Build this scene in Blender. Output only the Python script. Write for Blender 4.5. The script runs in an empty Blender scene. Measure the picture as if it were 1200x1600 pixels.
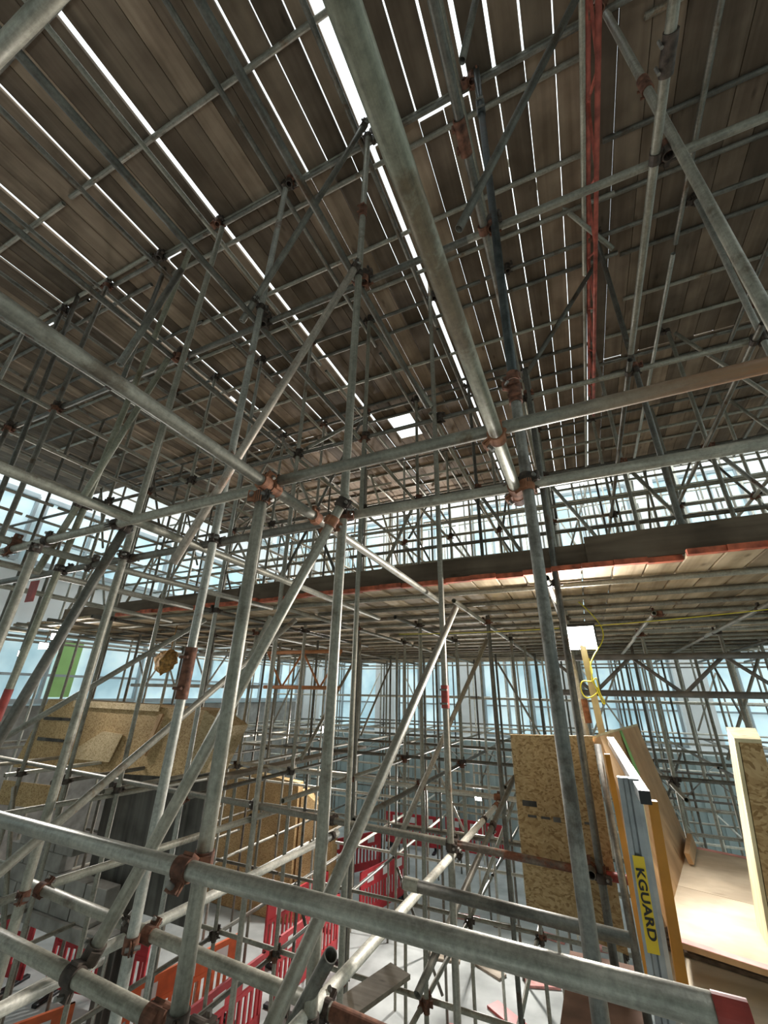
import bpy, bmesh, math, random
from mathutils import Vector, Matrix
rnd = random.Random(7)
sc = bpy.context.scene
C = sc.collection
H = 4.9                      # eye height over the concrete floor

# ------------------------------------------------------------------ camera, sky, lights, exposure
cam_d = bpy.data.cameras.new('camera'); cam = bpy.data.objects.new('camera', cam_d); C.objects.link(cam)
cam_d.sensor_fit = 'HORIZONTAL'; cam_d.sensor_width = 36.0; cam_d.lens = 36.0*640/1200
cam_d.clip_start = 0.02; cam_d.clip_end = 200
cam.matrix_world = Matrix(((0.909801, 0.152763, 0.385908, 0.000000), (0.414668, -0.374133, -0.829503, 0.000000), (0.017663, 0.914707, -0.403733, 4.900000), (0.000000, 0.000000, 0.000000, 1.000000)))
sc.camera = cam
sc.view_settings.view_transform = 'Standard'; sc.view_settings.look = 'None'
sc.view_settings.gamma = 1.0; sc.view_settings.use_curve_mapping = False
sc.view_settings.exposure = 0.8
w = bpy.data.worlds.new('sky'); sc.world = w; w.use_nodes = True
bg = w.node_tree.nodes['Background']; bg.inputs[0].default_value = (0.88, 0.975, 1.0, 1); bg.inputs[1].default_value = 1.5

def area(name, loc, target, size, power, col=(1, .96, .9)):
    d = bpy.data.lights.new(name, 'AREA'); d.size = size; d.energy = power; d.color = col
    o = bpy.data.objects.new(name, d); C.objects.link(o); o.location = loc
    o.rotation_euler = (Vector(target)-Vector(loc)).to_track_quat('-Z', 'Y').to_euler()
    return o

# ------------------------------------------------------------------ materials
def N(nt, t, **k):
    n = nt.nodes.new(t)
    for a, b in k.items(): setattr(n, a, b)
    return n
def base_mat(name, rough=.6, metal=0.0, spec=.5):
    m = bpy.data.materials.new(name); m.use_nodes = True
    b = m.node_tree.nodes['Principled BSDF']
    b.inputs['Roughness'].default_value = rough; b.inputs['Metallic'].default_value = metal
    b.inputs['Specular IOR Level'].default_value = spec
    return m, m.node_tree, b
def ramp(nt, stops):
    r = N(nt, 'ShaderNodeValToRGB'); e = r.color_ramp.elements
    while len(e) < len(stops): e.new(.5)
    for i, (p, c) in enumerate(stops): e[i].position = p; e[i].color = (*c, 1)
    return r
def plain(name, col, rough=.6, metal=0., var=.12, scale=6., bump=0.):
    m, nt, b = base_mat(name, rough, metal)
    tc = N(nt, 'ShaderNodeNewGeometry'); nz = N(nt, 'ShaderNodeTexNoise')
    nz.inputs['Scale'].default_value = scale; nz.inputs['Detail'].default_value = 6
    nt.links.new(tc.outputs['Position'], nz.inputs['Vector'])
    d = tuple(c*(1-var*1.6) for c in col); l = tuple(min(1, c*(1+var)) for c in col)
    r = ramp(nt, [(.3, d), (.7, l)]); nt.links.new(nz.outputs[0], r.inputs[0]); nt.links.new(r.outputs[0], b.inputs['Base Color'])
    if bump:
        bp = N(nt, 'ShaderNodeBump'); bp.inputs['Strength'].default_value = bump; bp.inputs['Distance'].default_value = .01
        nt.links.new(nz.outputs[0], bp.inputs['Height']); nt.links.new(bp.outputs[0], b.inputs['Normal'])
    return m
def tube_mat(name, a, bcol, spot, spot_amt, metal=.35, rough=.47, stain=None):
    """galvanised tube: two mottled greys, spots of rust or paint, long wipe marks"""
    m, nt, b = base_mat(name, rough, metal)
    g = N(nt, 'ShaderNodeNewGeometry'); oi = N(nt, 'ShaderNodeObjectInfo')
    n1 = N(nt, 'ShaderNodeTexNoise'); n1.inputs['Scale'].default_value = 9; n1.inputs['Detail'].default_value = 8
    n2 = N(nt, 'ShaderNodeTexNoise'); n2.inputs['Scale'].default_value = 3.2; n2.inputs['Detail'].default_value = 10; n2.inputs['Roughness'].default_value = .7
    for n in (n1, n2): nt.links.new(g.outputs['Position'], n.inputs['Vector'])
    r1 = ramp(nt, [(.32, a), (.68, bcol)]); nt.links.new(n1.outputs[0], r1.inputs[0])
    r2 = ramp(nt, [(1-spot_amt-.04, (0, 0, 0)), (1-spot_amt+.04, (1, 1, 1))]); nt.links.new(n2.outputs[0], r2.inputs[0])
    mx = N(nt, 'ShaderNodeMixRGB'); mx.inputs[2].default_value = (*spot, 1)
    nt.links.new(r2.outputs[0], mx.inputs[0]); nt.links.new(r1.outputs[0], mx.inputs[1])
    hv = N(nt, 'ShaderNodeHueSaturation'); mr = N(nt, 'ShaderNodeMapRange')
    mr.inputs[3].default_value = .78; mr.inputs[4].default_value = 1.15
    nt.links.new(oi.outputs['Random'], mr.inputs[0]); nt.links.new(mr.outputs[0], hv.inputs['Value'])
    nt.links.new(mx.outputs[0], hv.inputs['Color']); nt.links.new(hv.outputs[0], b.inputs['Base Color'])
    tc = N(nt, 'ShaderNodeTexCoord'); mp = N(nt, 'ShaderNodeMapping'); mp.inputs['Scale'].default_value = (75, 75, 9)
    n3 = N(nt, 'ShaderNodeTexNoise'); n3.inputs['Scale'].default_value = 1; n3.inputs['Detail'].default_value = 8; n3.inputs['Roughness'].default_value = .65
    nt.links.new(tc.outputs['Object'], mp.inputs[0]); nt.links.new(mp.outputs[0], n3.inputs['Vector'])
    n4 = N(nt, 'ShaderNodeTexNoise'); n4.inputs['Scale'].default_value = 60; n4.inputs['Detail'].default_value = 6; n4.inputs['Roughness'].default_value = .7
    nt.links.new(g.outputs['Position'], n4.inputs['Vector'])
    mm = N(nt, 'ShaderNodeMath', operation='ADD'); nt.links.new(n3.outputs[0], mm.inputs[0]); nt.links.new(n4.outputs[0], mm.inputs[1])
    r5 = ramp(nt, [(.36, (.62, .58, .52)), (.62, (1.30, 1.22, 1.09))]); hf = N(nt, 'ShaderNodeMath', operation='MULTIPLY'); hf.inputs[1].default_value = .5
    nt.links.new(mm.outputs[0], hf.inputs[0]); nt.links.new(hf.outputs[0], r5.inputs[0])
    m5 = N(nt, 'ShaderNodeMixRGB', blend_type='MULTIPLY'); m5.inputs[0].default_value = 1
    nt.links.new(hv.outputs[0], m5.inputs[1]); nt.links.new(r5.outputs[0], m5.inputs[2]); nt.links.new(m5.outputs[0], b.inputs['Base Color'])
    if stain:
        sx = N(nt, 'ShaderNodeSeparateXYZ'); nt.links.new(g.outputs['Position'], sx.inputs[0])
        ms = N(nt, 'ShaderNodeMapRange'); ms.inputs[1].default_value = stain[0]; ms.inputs[2].default_value = stain[1]; nt.links.new(sx.outputs[0], ms.inputs[0])
        m6 = N(nt, 'ShaderNodeMixRGB'); m6.inputs[2].default_value = (.36, .17, .075, 1); m7 = N(nt, 'ShaderNodeMath', operation='MULTIPLY'); nt.links.new(ms.outputs[0], m7.inputs[0]); m7.use_clamp = True; m8 = N(nt, 'ShaderNodeMath', operation='MULTIPLY'); m8.inputs[1].default_value = 1.7; nt.links.new(n3.outputs[0], m8.inputs[0]); nt.links.new(m8.outputs[0], m7.inputs[1])
        nt.links.new(m7.outputs[0], m6.inputs[0]); nt.links.new(m5.outputs[0], m6.inputs[1]); nt.links.new(m6.outputs[0], b.inputs['Base Color'])
    rr = N(nt, 'ShaderNodeMapRange'); rr.inputs[3].default_value = rough-.1; rr.inputs[4].default_value = rough+.15
    nt.links.new(n1.outputs[0], rr.inputs[0]); nt.links.new(rr.outputs[0], b.inputs['Roughness'])
    bp = N(nt, 'ShaderNodeBump'); bp.inputs['Strength'].default_value = .35; bp.inputs['Distance'].default_value = .0025
    nt.links.new(n4.outputs[0], bp.inputs['Height']); nt.links.new(bp.outputs[0], b.inputs['Normal'])
    return m
def wood_mat(name, dark, light, rough=.75, axis='Y', scale=1.0, vlo=.7, vhi=1.25, patches=None):
    m, nt, b = base_mat(name, rough, 0, .3)
    tc = N(nt, 'ShaderNodeNewGeometry'); oi = N(nt, 'ShaderNodeObjectInfo')
    mp = N(nt, 'ShaderNodeMapping')
    s = {'X': (.7, 13, 13), 'Y': (13, .7, 13), 'Z': (13, 13, .7)}[axis]
    mp.inputs['Scale'].default_value = tuple(q*scale for q in s)
    add = N(nt, 'ShaderNodeVectorMath', operation='ADD'); cmb = N(nt, 'ShaderNodeCombineXYZ')
    mul = N(nt, 'ShaderNodeMath', operation='MULTIPLY'); mul.inputs[1].default_value = 37
    nt.links.new(oi.outputs['Random'], mul.inputs[0])
    for i in range(3): nt.links.new(mul.outputs[0], cmb.inputs[i])
    nt.links.new(tc.outputs['Position'], add.inputs[0]); nt.links.new(cmb.outputs[0], add.inputs[1]); nt.links.new(add.outputs[0], mp.inputs[0])
    nz = N(nt, 'ShaderNodeTexNoise'); nz.inputs['Scale'].default_value = 1; nz.inputs['Detail'].default_value = 7; nz.inputs['Distortion'].default_value = .6
    nt.links.new(mp.outputs[0], nz.inputs['Vector'])
    r = ramp(nt, [(.28, dark), (.7, light)]); nt.links.new(nz.outputs[0], r.inputs[0])
    n3 = N(nt, 'ShaderNodeTexNoise'); n3.inputs['Scale'].default_value = 2.3; n3.inputs['Detail'].default_value = 5
    nt.links.new(add.outputs[0], n3.inputs['Vector'])
    r3 = ramp(nt, [(.36, (.62, .6, .58)), (.62, (1.05, 1.05, 1.05))]); nt.links.new(n3.outputs[0], r3.inputs[0])
    mu = N(nt, 'ShaderNodeMixRGB', blend_type='MULTIPLY'); mu.inputs[0].default_value = 1
    nt.links.new(r.outputs[0], mu.inputs[1]); nt.links.new(r3.outputs[0], mu.inputs[2])
    vk = N(nt, 'ShaderNodeTexVoronoi'); vk.inputs['Scale'].default_value = 3.6; mk = N(nt, 'ShaderNodeMapping')
    mk.inputs['Scale'].default_value = {'X': (.6, 1.6, 1.6), 'Y': (1.6, .6, 1.6), 'Z': (1.6, 1.6, .6)}[axis]
    nt.links.new(add.outputs[0], mk.inputs[0]); nt.links.new(mk.outputs[0], vk.inputs['Vector'])
    rk = ramp(nt, [(.03, (.42, .38, .34)), (.13, (1, 1, 1))]); nt.links.new(vk.outputs['Distance'], rk.inputs[0])
    mk2 = N(nt, 'ShaderNodeMixRGB', blend_type='MULTIPLY'); mk2.inputs[0].default_value = .8
    nt.links.new(mu.outputs[0], mk2.inputs[1]); nt.links.new(rk.outputs[0], mk2.inputs[2]); mu = mk2
    hv = N(nt, 'ShaderNodeHueSaturation'); mr = N(nt, 'ShaderNodeMapRange'); mr.inputs[3].default_value = vlo; mr.inputs[4].default_value = vhi
    nt.links.new(oi.outputs['Random'], mr.inputs[0]); nt.links.new(mr.outputs[0], hv.inputs['Value'])
    nt.links.new(mu.outputs[0], hv.inputs['Color']); nt.links.new(hv.outputs[0], b.inputs['Base Color'])
    return m
def osb_mat(name, a, bcol, c):
    m, nt, b = base_mat(name, .7, 0, .3)
    g = N(nt, 'ShaderNodeNewGeometry'); n0 = N(nt, 'ShaderNodeTexNoise'); n0.inputs['Scale'].default_value = 6
    nt.links.new(g.outputs['Position'], n0.inputs['Vector'])
    ad = N(nt, 'ShaderNodeVectorMath', operation='MULTIPLY_ADD'); ad.inputs[1].default_value = (.12, .12, .12)
    nt.links.new(n0.outputs[1], ad.inputs[0]); nt.links.new(g.outputs['Position'], ad.inputs[2])
    v = N(nt, 'ShaderNodeTexVoronoi'); v.inputs['Scale'].default_value = 1
    mpo = N(nt, 'ShaderNodeMapping'); mpo.inputs['Scale'].default_value = (55, 55, 95); mpo.inputs['Rotation'].default_value = (.3, .5, .4)
    nt.links.new(ad.outputs[0], mpo.inputs[0]); nt.links.new(mpo.outputs[0], v.inputs['Vector'])
    sp = N(nt, 'ShaderNodeSeparateColor'); nt.links.new(v.outputs['Color'], sp.inputs[0])
    r = ramp(nt, [(.05, a), (.35, bcol), (.95, c)]); nt.links.new(sp.outputs[0], r.inputs[0])
    n2 = N(nt, 'ShaderNodeTexNoise'); n2.inputs['Scale'].default_value = 1.7; n2.inputs['Detail'].default_value = 6
    nt.links.new(g.outputs['Position'], n2.inputs['Vector'])
    r2 = ramp(nt, [(.35, (.72, .7, .66)), (.65, (1.05, 1.05, 1.05))]); nt.links.new(n2.outputs[0], r2.inputs[0])
    mu = N(nt, 'ShaderNodeMixRGB', blend_type='MULTIPLY'); mu.inputs[0].default_value = 1
    nt.links.new(r.outputs[0], mu.inputs[1]); nt.links.new(r2.outputs[0], mu.inputs[2]); nt.links.new(mu.outputs[0], b.inputs['Base Color'])
    return m
def glow(name, col, s):
    m = bpy.data.materials.new(name); m.use_nodes = True; b = m.node_tree.nodes['Principled BSDF']
    b.inputs['Base Color'].default_value = (*col, 1); b.inputs['Emission Color'].default_value = (*col, 1); b.inputs['Emission Strength'].default_value = s
    return m
RUST = (.17, .065, .032)
M = {
 'galv': tube_mat('galvanised steel', (.28, .278, .248), (.415, .41, .37), (.19, .165, .135), .38),
 'rail': tube_mat('rail steel', (.29, .29, .27), (.40, .40, .37), (.21, .2, .18), .36, .5, .4),
 'moss': tube_mat('mossy steel', (.25, .255, .20), (.38, .39, .33), (.18, .15, .10), .42, .3),
 'dust': tube_mat('dusty steel', (.29, .28, .25), (.42, .405, .37), (.23, .155, .10), .38, .3),
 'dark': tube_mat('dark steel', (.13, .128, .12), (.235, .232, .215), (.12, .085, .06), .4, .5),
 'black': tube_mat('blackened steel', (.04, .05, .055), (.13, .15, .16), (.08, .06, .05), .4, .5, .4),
 'worn': tube_mat('scarred steel', (.21, .215, .21), (.38, .385, .37), (.14, .125, .11), .44, .4),
 'scab': tube_mat('scabby steel', (.36, .37, .36), (.52, .54, .53), (.2, .11, .08), .36, .45),
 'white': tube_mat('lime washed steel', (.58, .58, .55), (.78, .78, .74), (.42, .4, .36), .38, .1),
 'brown': tube_mat('brown stained steel', (.27, .265, .23), (.39, .385, .34), (.2, .15, .1), .36, .3, .5, (.0, .62)),
 'rusty': tube_mat('rusting steel', (.17, .13, .11), (.30, .26, .23), (.24, .09, .05), .52, .3),
 'pink': tube_mat('pinkish steel', (.34, .30, .27), (.48, .43, .39), (.28, .17, .12), .42, .3),
 'rust': plain('rusted clamp steel', (.20, .085, .05), .8, .2, .45, 30),
 'clamp': plain('brown clamp steel', (.095, .07, .055), .7, .4, .4, 30),
 'orange_rust': plain('orange rusted clamp', (.36, .15, .075), .8, .1, .35, 25),
 'bolt': plain('zinc bolt', (.3, .28, .25), .5, .7, .2, 40),
 'redpaint': plain('red paint', (.42, .06, .045), .5, 0, .25, 14),
 'redbeam': plain('red ladder beam paint', (.46, .10, .065), .55, .1, .35, 10),
 'orangepaint': plain('orange end paint', (.55, .13, .06), .7, 0, .35, 14),
 'roof': wood_mat('weathered plank', (.20, .138, .092), (.325, .238, .166), vlo=.5, vhi=1.3),
 'deck': wood_mat('pale plank', (.40, .29, .17), (.72, .57, .38), vlo=.75, vhi=1.15),
 'toe': wood_mat('toe plank', (.105, .075, .05), (.20, .148, .10), axis='X', vlo=.8, vhi=1.2),
 'plank': wood_mat('grey plank', (.25, .2, .15), (.46, .39, .31), axis='X'),
 'timber': wood_mat('fresh timber', (.66, .54, .30), (.88, .78, .52), axis='Z', vlo=.9, vhi=1.1),
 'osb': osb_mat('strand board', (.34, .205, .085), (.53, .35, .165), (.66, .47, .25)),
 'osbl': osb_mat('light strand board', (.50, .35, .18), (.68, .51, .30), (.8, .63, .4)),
 'ply': wood_mat('plywood floor', (.62, .50, .36), (.83, .72, .55), axis='X', scale=.35, vlo=.95, vhi=1.05),
 'plywall': wood_mat('plywood wall', (.48, .29, .145), (.70, .46, .26), axis='Z', scale=.5, vlo=.95, vhi=1.05),
 'yellowply': plain('yellow faced board', (.52, .23, .025), .45, 0, .12, 8),
 'brownsheet': plain('brown sheeting', (.27, .165, .125), .5, 0, .25, 5),
 'pinkpaint': plain('pink sprayed edge', (.74, .33, .30), .7, 0, .2, 9),
 'green': plain('green paint', (.16, .36, .08), .6, 0, .1, 9),
 'alu': plain('aluminium', (.72, .73, .73), .35, .6, .06, 14),
 'postgrey': plain('coated steel post', (.36, .38, .39), .4, .55, .15, 12),
 'blackcap': plain('black plastic', (.012, .012, .014), .45, 0, .1, 10),
 'yellow': plain('yellow label', (.86, .62, .03), .45, 0, .04, 6),
 'cable': plain('yellow cable', (.82, .74, .06), .5, 0, .1, 9),
 'white_plastic': plain('white plastic', (.8, .8, .78), .5, 0, .05, 9),
 'concrete': plain('concrete floor', (.46, .47, .455), .85, 0, .2, 1.6, .1),
 'block': plain('concrete block', (.33, .31, .28), .9, 0, .2, 5, .2),
 'stain': wood_mat('black stained boards', (.05, .046, .042), (.19, .175, .155), axis='Z', scale=.5),
 'barred': plain('red barrier plastic', (.52, .035, .045), .45, 0, .12, 7),
 'baror': plain('orange barrier plastic', (.72, .14, .04), .45, 0, .12, 7),
 'strip': plain('white reflective strip', (.82, .8, .78), .4, 0, .05, 7),
 'column': plain('white facade panel', (.86, .87, .86), .5, 0, .04, 2),
 'frame': plain('grey window frame', (.42, .47, .49), .5, .2, .08, 4),
 'sheet': plain('grey green cladding sheet', (.36, .43, .42), .55, .1, .1, 3),
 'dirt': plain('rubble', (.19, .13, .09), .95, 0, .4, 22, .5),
 'amber': plain('amber netting', (.42, .22, .06), .8, 0, .4, 25, .4),
 'lamp': glow('lamp glass', (1, .98, .92), 40.0),
 'lampsmall': glow('small lamp glass', (1, .98, .94), 18.0),
 'lime': plain('lime panel', (.42, .72, .25), .4, 0, .05, 3),
 'truss': plain('painted truss steel', (.6, .6, .58), .55, .2, .15, 8),
 'darktruss': plain('dull truss steel', (.24, .22, .2), .55, .3, .2, 8),
 'orangetruss': plain('orange truss steel', (.62, .25, .1), .55, .1, .15, 8),
}
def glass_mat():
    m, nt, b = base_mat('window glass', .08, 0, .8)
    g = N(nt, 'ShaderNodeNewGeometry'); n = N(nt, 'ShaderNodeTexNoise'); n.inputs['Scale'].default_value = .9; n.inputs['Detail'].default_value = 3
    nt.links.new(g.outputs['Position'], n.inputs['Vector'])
    r = ramp(nt, [(.35, (.36, .55, .62)), (.65, (.66, .84, .88))]); nt.links.new(n.outputs[0], r.inputs[0]); nt.links.new(r.outputs[0], b.inputs['Base Color']); nt.links.new(r.outputs[0], b.inputs['Emission Color']); b.inputs['Emission Strength'].default_value = .38  # pale blue emission added to brighten facade glass that the scaffold shades
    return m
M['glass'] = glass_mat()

# ------------------------------------------------------------------ helpers
def V(x, y, z): return Vector((x, y, z+H))       # coordinates are given relative to the eye height
def tag(o, label, cat, group=None):
    o['label'] = label; o['category'] = cat
    if group: o['group'] = group
    return o
def struct(o): o['kind'] = 'structure'; return o
def link(name, me, mat=None, parent=None):
    o = bpy.data.objects.new(name, me); C.objects.link(o)
    if mat is not None:
        if len(me.materials) == 0: me.materials.append(M['galv'])
        o.material_slots[0].link = 'OBJECT'; o.material_slots[0].material = M[mat] if isinstance(mat, str) else mat
    if parent is not None: o.parent = parent
    return o
def empty(name, loc, rot=None):
    o = bpy.data.objects.new(name, None); C.objects.link(o); o.empty_display_size = .1
    o.location = loc
    if rot is not None: o.rotation_euler = rot
    return o
def bm_mesh(bm, name, smooth=False, bevel=0):
    if bevel: bmesh.ops.bevel(bm, geom=list(bm.edges), offset=bevel, segments=1, affect='EDGES')
    bmesh.ops.recalc_face_normals(bm, faces=bm.faces)
    me = bpy.data.meshes.new(name); bm.to_mesh(me); bm.free()
    if smooth:
        for p in me.polygons: p.use_smooth = True
    return me
def box(bm, lo, hi, mat=None):
    vs = [bm.verts.new((x, y, z)) for x in (lo[0], hi[0]) for y in (lo[1], hi[1]) for z in (lo[2], hi[2])]
    if mat is not None:
        for v in vs: v.co = mat @ v.co
    for f in ((0, 1, 3, 2), (4, 6, 7, 5), (0, 4, 5, 1), (2, 3, 7, 6), (0, 2, 6, 4), (1, 5, 7, 3)): bm.faces.new([vs[i] for i in f])
def hexa(name, pts, mat, parent=None, bevel=0):
    """solid from eight corners: four of one face, then the matching four of the opposite face"""
    bm = bmesh.new(); v = [bm.verts.new(p) for p in pts]
    for f in ((0, 1, 2, 3), (7, 6, 5, 4), (0, 4, 5, 1), (1, 5, 6, 2), (2, 6, 7, 3), (3, 7, 4, 0)): bm.faces.new([v[i] for i in f])
    return link(name, bm_mesh(bm, name, False, bevel), mat, parent)
def slab(name, quad, off, mat, parent=None, bevel=0):
    q = [Vector(p) for p in quad]; o = Vector(off)
    return hexa(name, q+[p+o for p in q], mat, parent, bevel)
def ring(bm, r0, r1, z0, z1, seg, mat=None, a0=0., a1=2*math.pi):
    full = abs(a1-a0-2*math.pi) < 1e-6; n = seg if full else seg+1; L = []
    for i in range(n):
        a = a0+(a1-a0)*i/seg; c, s = math.cos(a), math.sin(a)
        q = [Vector((r*c, r*s, z)) for r, z in ((r0, z0), (r1, z0), (r1, z1), (r0, z1))]
        L.append([bm.verts.new(mat @ p if mat is not None else p) for p in q])
    for i in range(seg):
        a, b = L[i], L[(i+1) % n]
        for k in range(4): bm.faces.new((a[k], a[(k+1) % 4], b[(k+1) % 4], b[k]))
    if not full: bm.faces.new(L[0][::-1]); bm.faces.new(L[-1])
def rod(bm, p, q, r, seg=8):
    p, q = Vector(p), Vector(q); d = q-p; mt = Matrix.Translation(p) @ d.to_track_quat('Z', 'Y').to_matrix().to_4x4()
    A = [bm.verts.new(mt @ Vector((r*math.cos(2*math.pi*i/seg), r*math.sin(2*math.pi*i/seg), 0))) for i in range(seg)]
    B = [bm.verts.new(mt @ Vector((r*math.cos(2*math.pi*i/seg), r*math.sin(2*math.pi*i/seg), d.length))) for i in range(seg)]
    for i in range(seg): bm.faces.new((A[i], A[(i+1) % seg], B[(i+1) % seg], B[i]))
    bm.faces.new(A[::-1]); bm.faces.new(B)
def cable(name, pts, r, mat, parent=None):
    cu = bpy.data.curves.new(name, 'CURVE'); cu.dimensions = '3D'; cu.bevel_depth = r; cu.bevel_resolution = 2
    s = cu.splines.new('NURBS'); s.points.add(len(pts)-1); s.use_endpoint_u = True; s.order_u = 4
    for p, q in zip(s.points, pts): p.co = (*q, 1)
    cu.materials.append(M[mat]); return to_mesh(bpy.data.objects.new(name, cu), name)
def to_mesh(tmp, name):
    C.objects.link(tmp); dg = bpy.context.evaluated_depsgraph_get(); dg.update()
    me = bpy.data.meshes.new_from_object(tmp.evaluated_get(dg)); mw = tmp.matrix_world.copy(); cu = tmp.data
    tmp.name = 'spent'; bpy.data.objects.remove(tmp); bpy.data.curves.remove(cu); me.name = name
    o = bpy.data.objects.new(name, me); C.objects.link(o); return o

R0 = .02415                                     # 48.3 mm tube
def tube_mesh(seg):
    bm = bmesh.new(); ring(bm, R0-.0035, R0, 0, 1, seg)
    bmesh.ops.recalc_face_normals(bm, faces=bm.faces)
    me = bpy.data.meshes.new('tube'); bm.to_mesh(me); bm.free()
    for p in me.polygons: p.use_smooth = abs(p.normal.z) < .5
    me.materials.append(M['galv']); return me
TUBE = tube_mesh(28); TUBE_FAR = tube_mesh(12)
def tube(kind, p, q, mat, label, cat, group=None, me=None):
    p, q = Vector(p), Vector(q); d = q-p
    o = link(kind, me or TUBE, mat); o.location = p; o.rotation_mode = 'QUATERNION'
    o.rotation_quaternion = d.to_track_quat('Z', 'Y'); o.scale = (1, 1, d.length)
    return tag(o, label, cat, group)

# couplers
def clamp_mesh():
    bm = bmesh.new(); ring(bm, R0+.0006, R0+.0065, -.026, .026, 20)
    box(bm, (R0-.001+.004, -.009, -.022), (R0+.034, -.002, .022)); box(bm, (R0+.003, .002, -.022), (R0+.034, .009, .022))
    box(bm, (-R0-.012, -.016, -.02), (-R0-.001-.002, .016, .02))
    return bm_mesh(bm, 'clamp')
def bolt_mesh():
    bm = bmesh.new(); rod(bm, (R0+.022, -.034, 0), (R0+.022, .024, 0), .0085, 6)
    return bm_mesh(bm, 'bolt')
CLAMP, BOLT = clamp_mesh(), bolt_mesh()
def far_coupler_mesh():
    bm = bmesh.new(); ring(bm, R0+.0006, R0+.008, -.028, .028, 12)
    mt = Matrix.Translation((0, .056, 0)) @ Matrix.Rotation(math.pi/2, 4, 'Y'); ring(bm, R0+.0006, R0+.008, -.028, .028, 12, mt)
    box(bm, (R0+.002, -.012, -.022), (R0+.04, .012, .022)); box(bm, (-.022, .05, R0+.002), (.022, .07, R0+.04))
    rod(bm, (R0+.026, -.05, 0), (R0+.026, .03, 0), .009, 6)
    return bm_mesh(bm, 'coupler')
FARC = far_coupler_mesh()
def clamp_on(root, p, d, away, mat, inv):
    d = d.normalized(); x = (away - d*away.dot(d))
    if x.length < 1e-4: x = d.orthogonal()
    x.normalize(); y = d.cross(x)
    mt = Matrix((x, y, d)).transposed().to_4x4(); mt.translation = p
    c = link('clamp', CLAMP, mat, root); c.matrix_local = inv @ mt
    b = link('bolt', BOLT, 'bolt', c)
    return c
def coupler(p1, d1, p2, d2, label, mat, turn):
    mid = (p1+p2)/2; root = empty('scaffold_coupler', mid); tag(root, label, 'coupler', 'couplers on the near tubes')
    inv = Matrix.Translation(-mid); sep = p1-p2
    if sep.length < 1e-3: sep = d1.cross(d2)
    a = sep.normalized()
    c1 = clamp_on(root, p1, d1, Matrix.Rotation(turn, 3, d1.normalized()) @ a, mat, inv)
    c2 = clamp_on(root, p2, d2, Matrix.Rotation(-turn, 3, d2.normalized()) @ -a, mat, inv)
    return root
def sleeve(p, d, mat, label, length=.15, bolts=True):
    d = d.normalized(); bm = bmesh.new(); ring(bm, R0+.0006, R0+(.008 if bolts else .002), -length/2, length/2, 24)
    o = link('sleeve_coupler', bm_mesh(bm, 'sleeve'), mat); o.location = p; o.rotation_mode = 'QUATERNION'; o.rotation_quaternion = d.to_track_quat('Z', 'Y')
    tag(o, label, 'sleeve coupler' if bolts else 'painted band')
    if not bolts: o.name = 'painted_band'; return o
    for z in ((-length*.3, length*.3) if length > .08 else (0,)):
        bm = bmesh.new(); rod(bm, (R0+.014, -.03, z), (R0+.014, .03, z), .0085, 6)
        link('bolt', bm_mesh(bm, 'sleeve_bolt'), 'bolt' if mat != 'rust' else 'rust', o)
    return o

ORD = ['zeroth', 'first', 'second', 'third', 'fourth', 'fifth', 'sixth', 'seventh', 'eighth', 'ninth', 'tenth', 'eleventh', 'twelfth', 'thirteenth', 'fourteenth', 'fifteenth', 'sixteenth', 'seventeenth', 'eighteenth', 'nineteenth', 'twentieth']
def ordn(k):
    if k < len(ORD): return ORD[k]
    t = {2: 'twenty', 3: 'thirty', 4: 'forty', 5: 'fifty'}[k//10]
    return (t + '-' + ORD[k % 10]) if k % 10 else {20: 'twentieth', 30: 'thirtieth', 40: 'fortieth', 50: 'fiftieth'}[k]

# ------------------------------------------------------------------ setting
def sbox(name, lo, hi, mat):
    bm = bmesh.new(); box(bm, lo, hi); return struct(link(name, bm_mesh(bm, name), mat))
sbox('floor', (-14, -6, -.2), (14, 19, 0), 'concrete')
YB, XL = 18.0, -12.3
sbox('wall_back', (-14, YB+.35, -.2), (14, YB+.6, 13.5), 'column')
sbox('wall_left', (XL-.6, -6, -.2), (XL-.35, 19, 13.5), 'column')
sbox('wall_front', (-14, -7.6, -.2), (14, -7.3, 13.5), 'sheet')
sbox('wall_right', (13.2, -7.3, -.2), (13.5, 19, 13.5), 'sheet')
sbox('ceiling', (-9, -7.3, H+4.75), (10, -2.1, H+4.8), 'roof')
sbox('wall_left_base', (XL-.34, -6, 0), (XL-.2, 17.5, H-.45), 'block')
nwin = [0]
def window(lo, hi, axis, nm, frame=True):
    """a glazed band: glass pane with a frame of mullions; axis = 'X' along the back wall, 'Y' along the left wall"""
    nwin[0] += 1
    bm = bmesh.new(); a0, a1, z0, z1 = lo[0], hi[0], lo[1], hi[1]
    def put(bm, u0, u1, za, zb, d0, d1):
        if axis == 'X': box(bm, (u0, YB+d0, za+H), (u1, YB+d1, zb+H))
        else: box(bm, (XL-d1, u0, za+H), (XL-d0, u1, zb+H))
    put(bm, a0, a1, z0, z1, .22, .30)
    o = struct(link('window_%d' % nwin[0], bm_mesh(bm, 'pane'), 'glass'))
    bm = bmesh.new(); n = nm
    for k in range(n+1):
        u = a0+(a1-a0)*k/n; put(bm, u-.035, u+.035, z0, z1, .12, .215)
    put(bm, a0, a1, z0-.05, z0+.06, .11, .217); put(bm, a0, a1, z1-.06, z1+.05, .11, .217)
    zm = z0+(z1-z0)*.38; put(bm, a0, a1, zm-.03, zm+.03, .125, .214)
    link('window_frame', bm_mesh(bm, 'window_frame'), 'frame', o)
    return o
cols = [-11.8, -8.05, -4.3, -.55, 3.2, 6.95, 10.7]
levels = [(-1.45, 1.35), (2.2, 4.7), (5.6, 8.2)]
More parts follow.
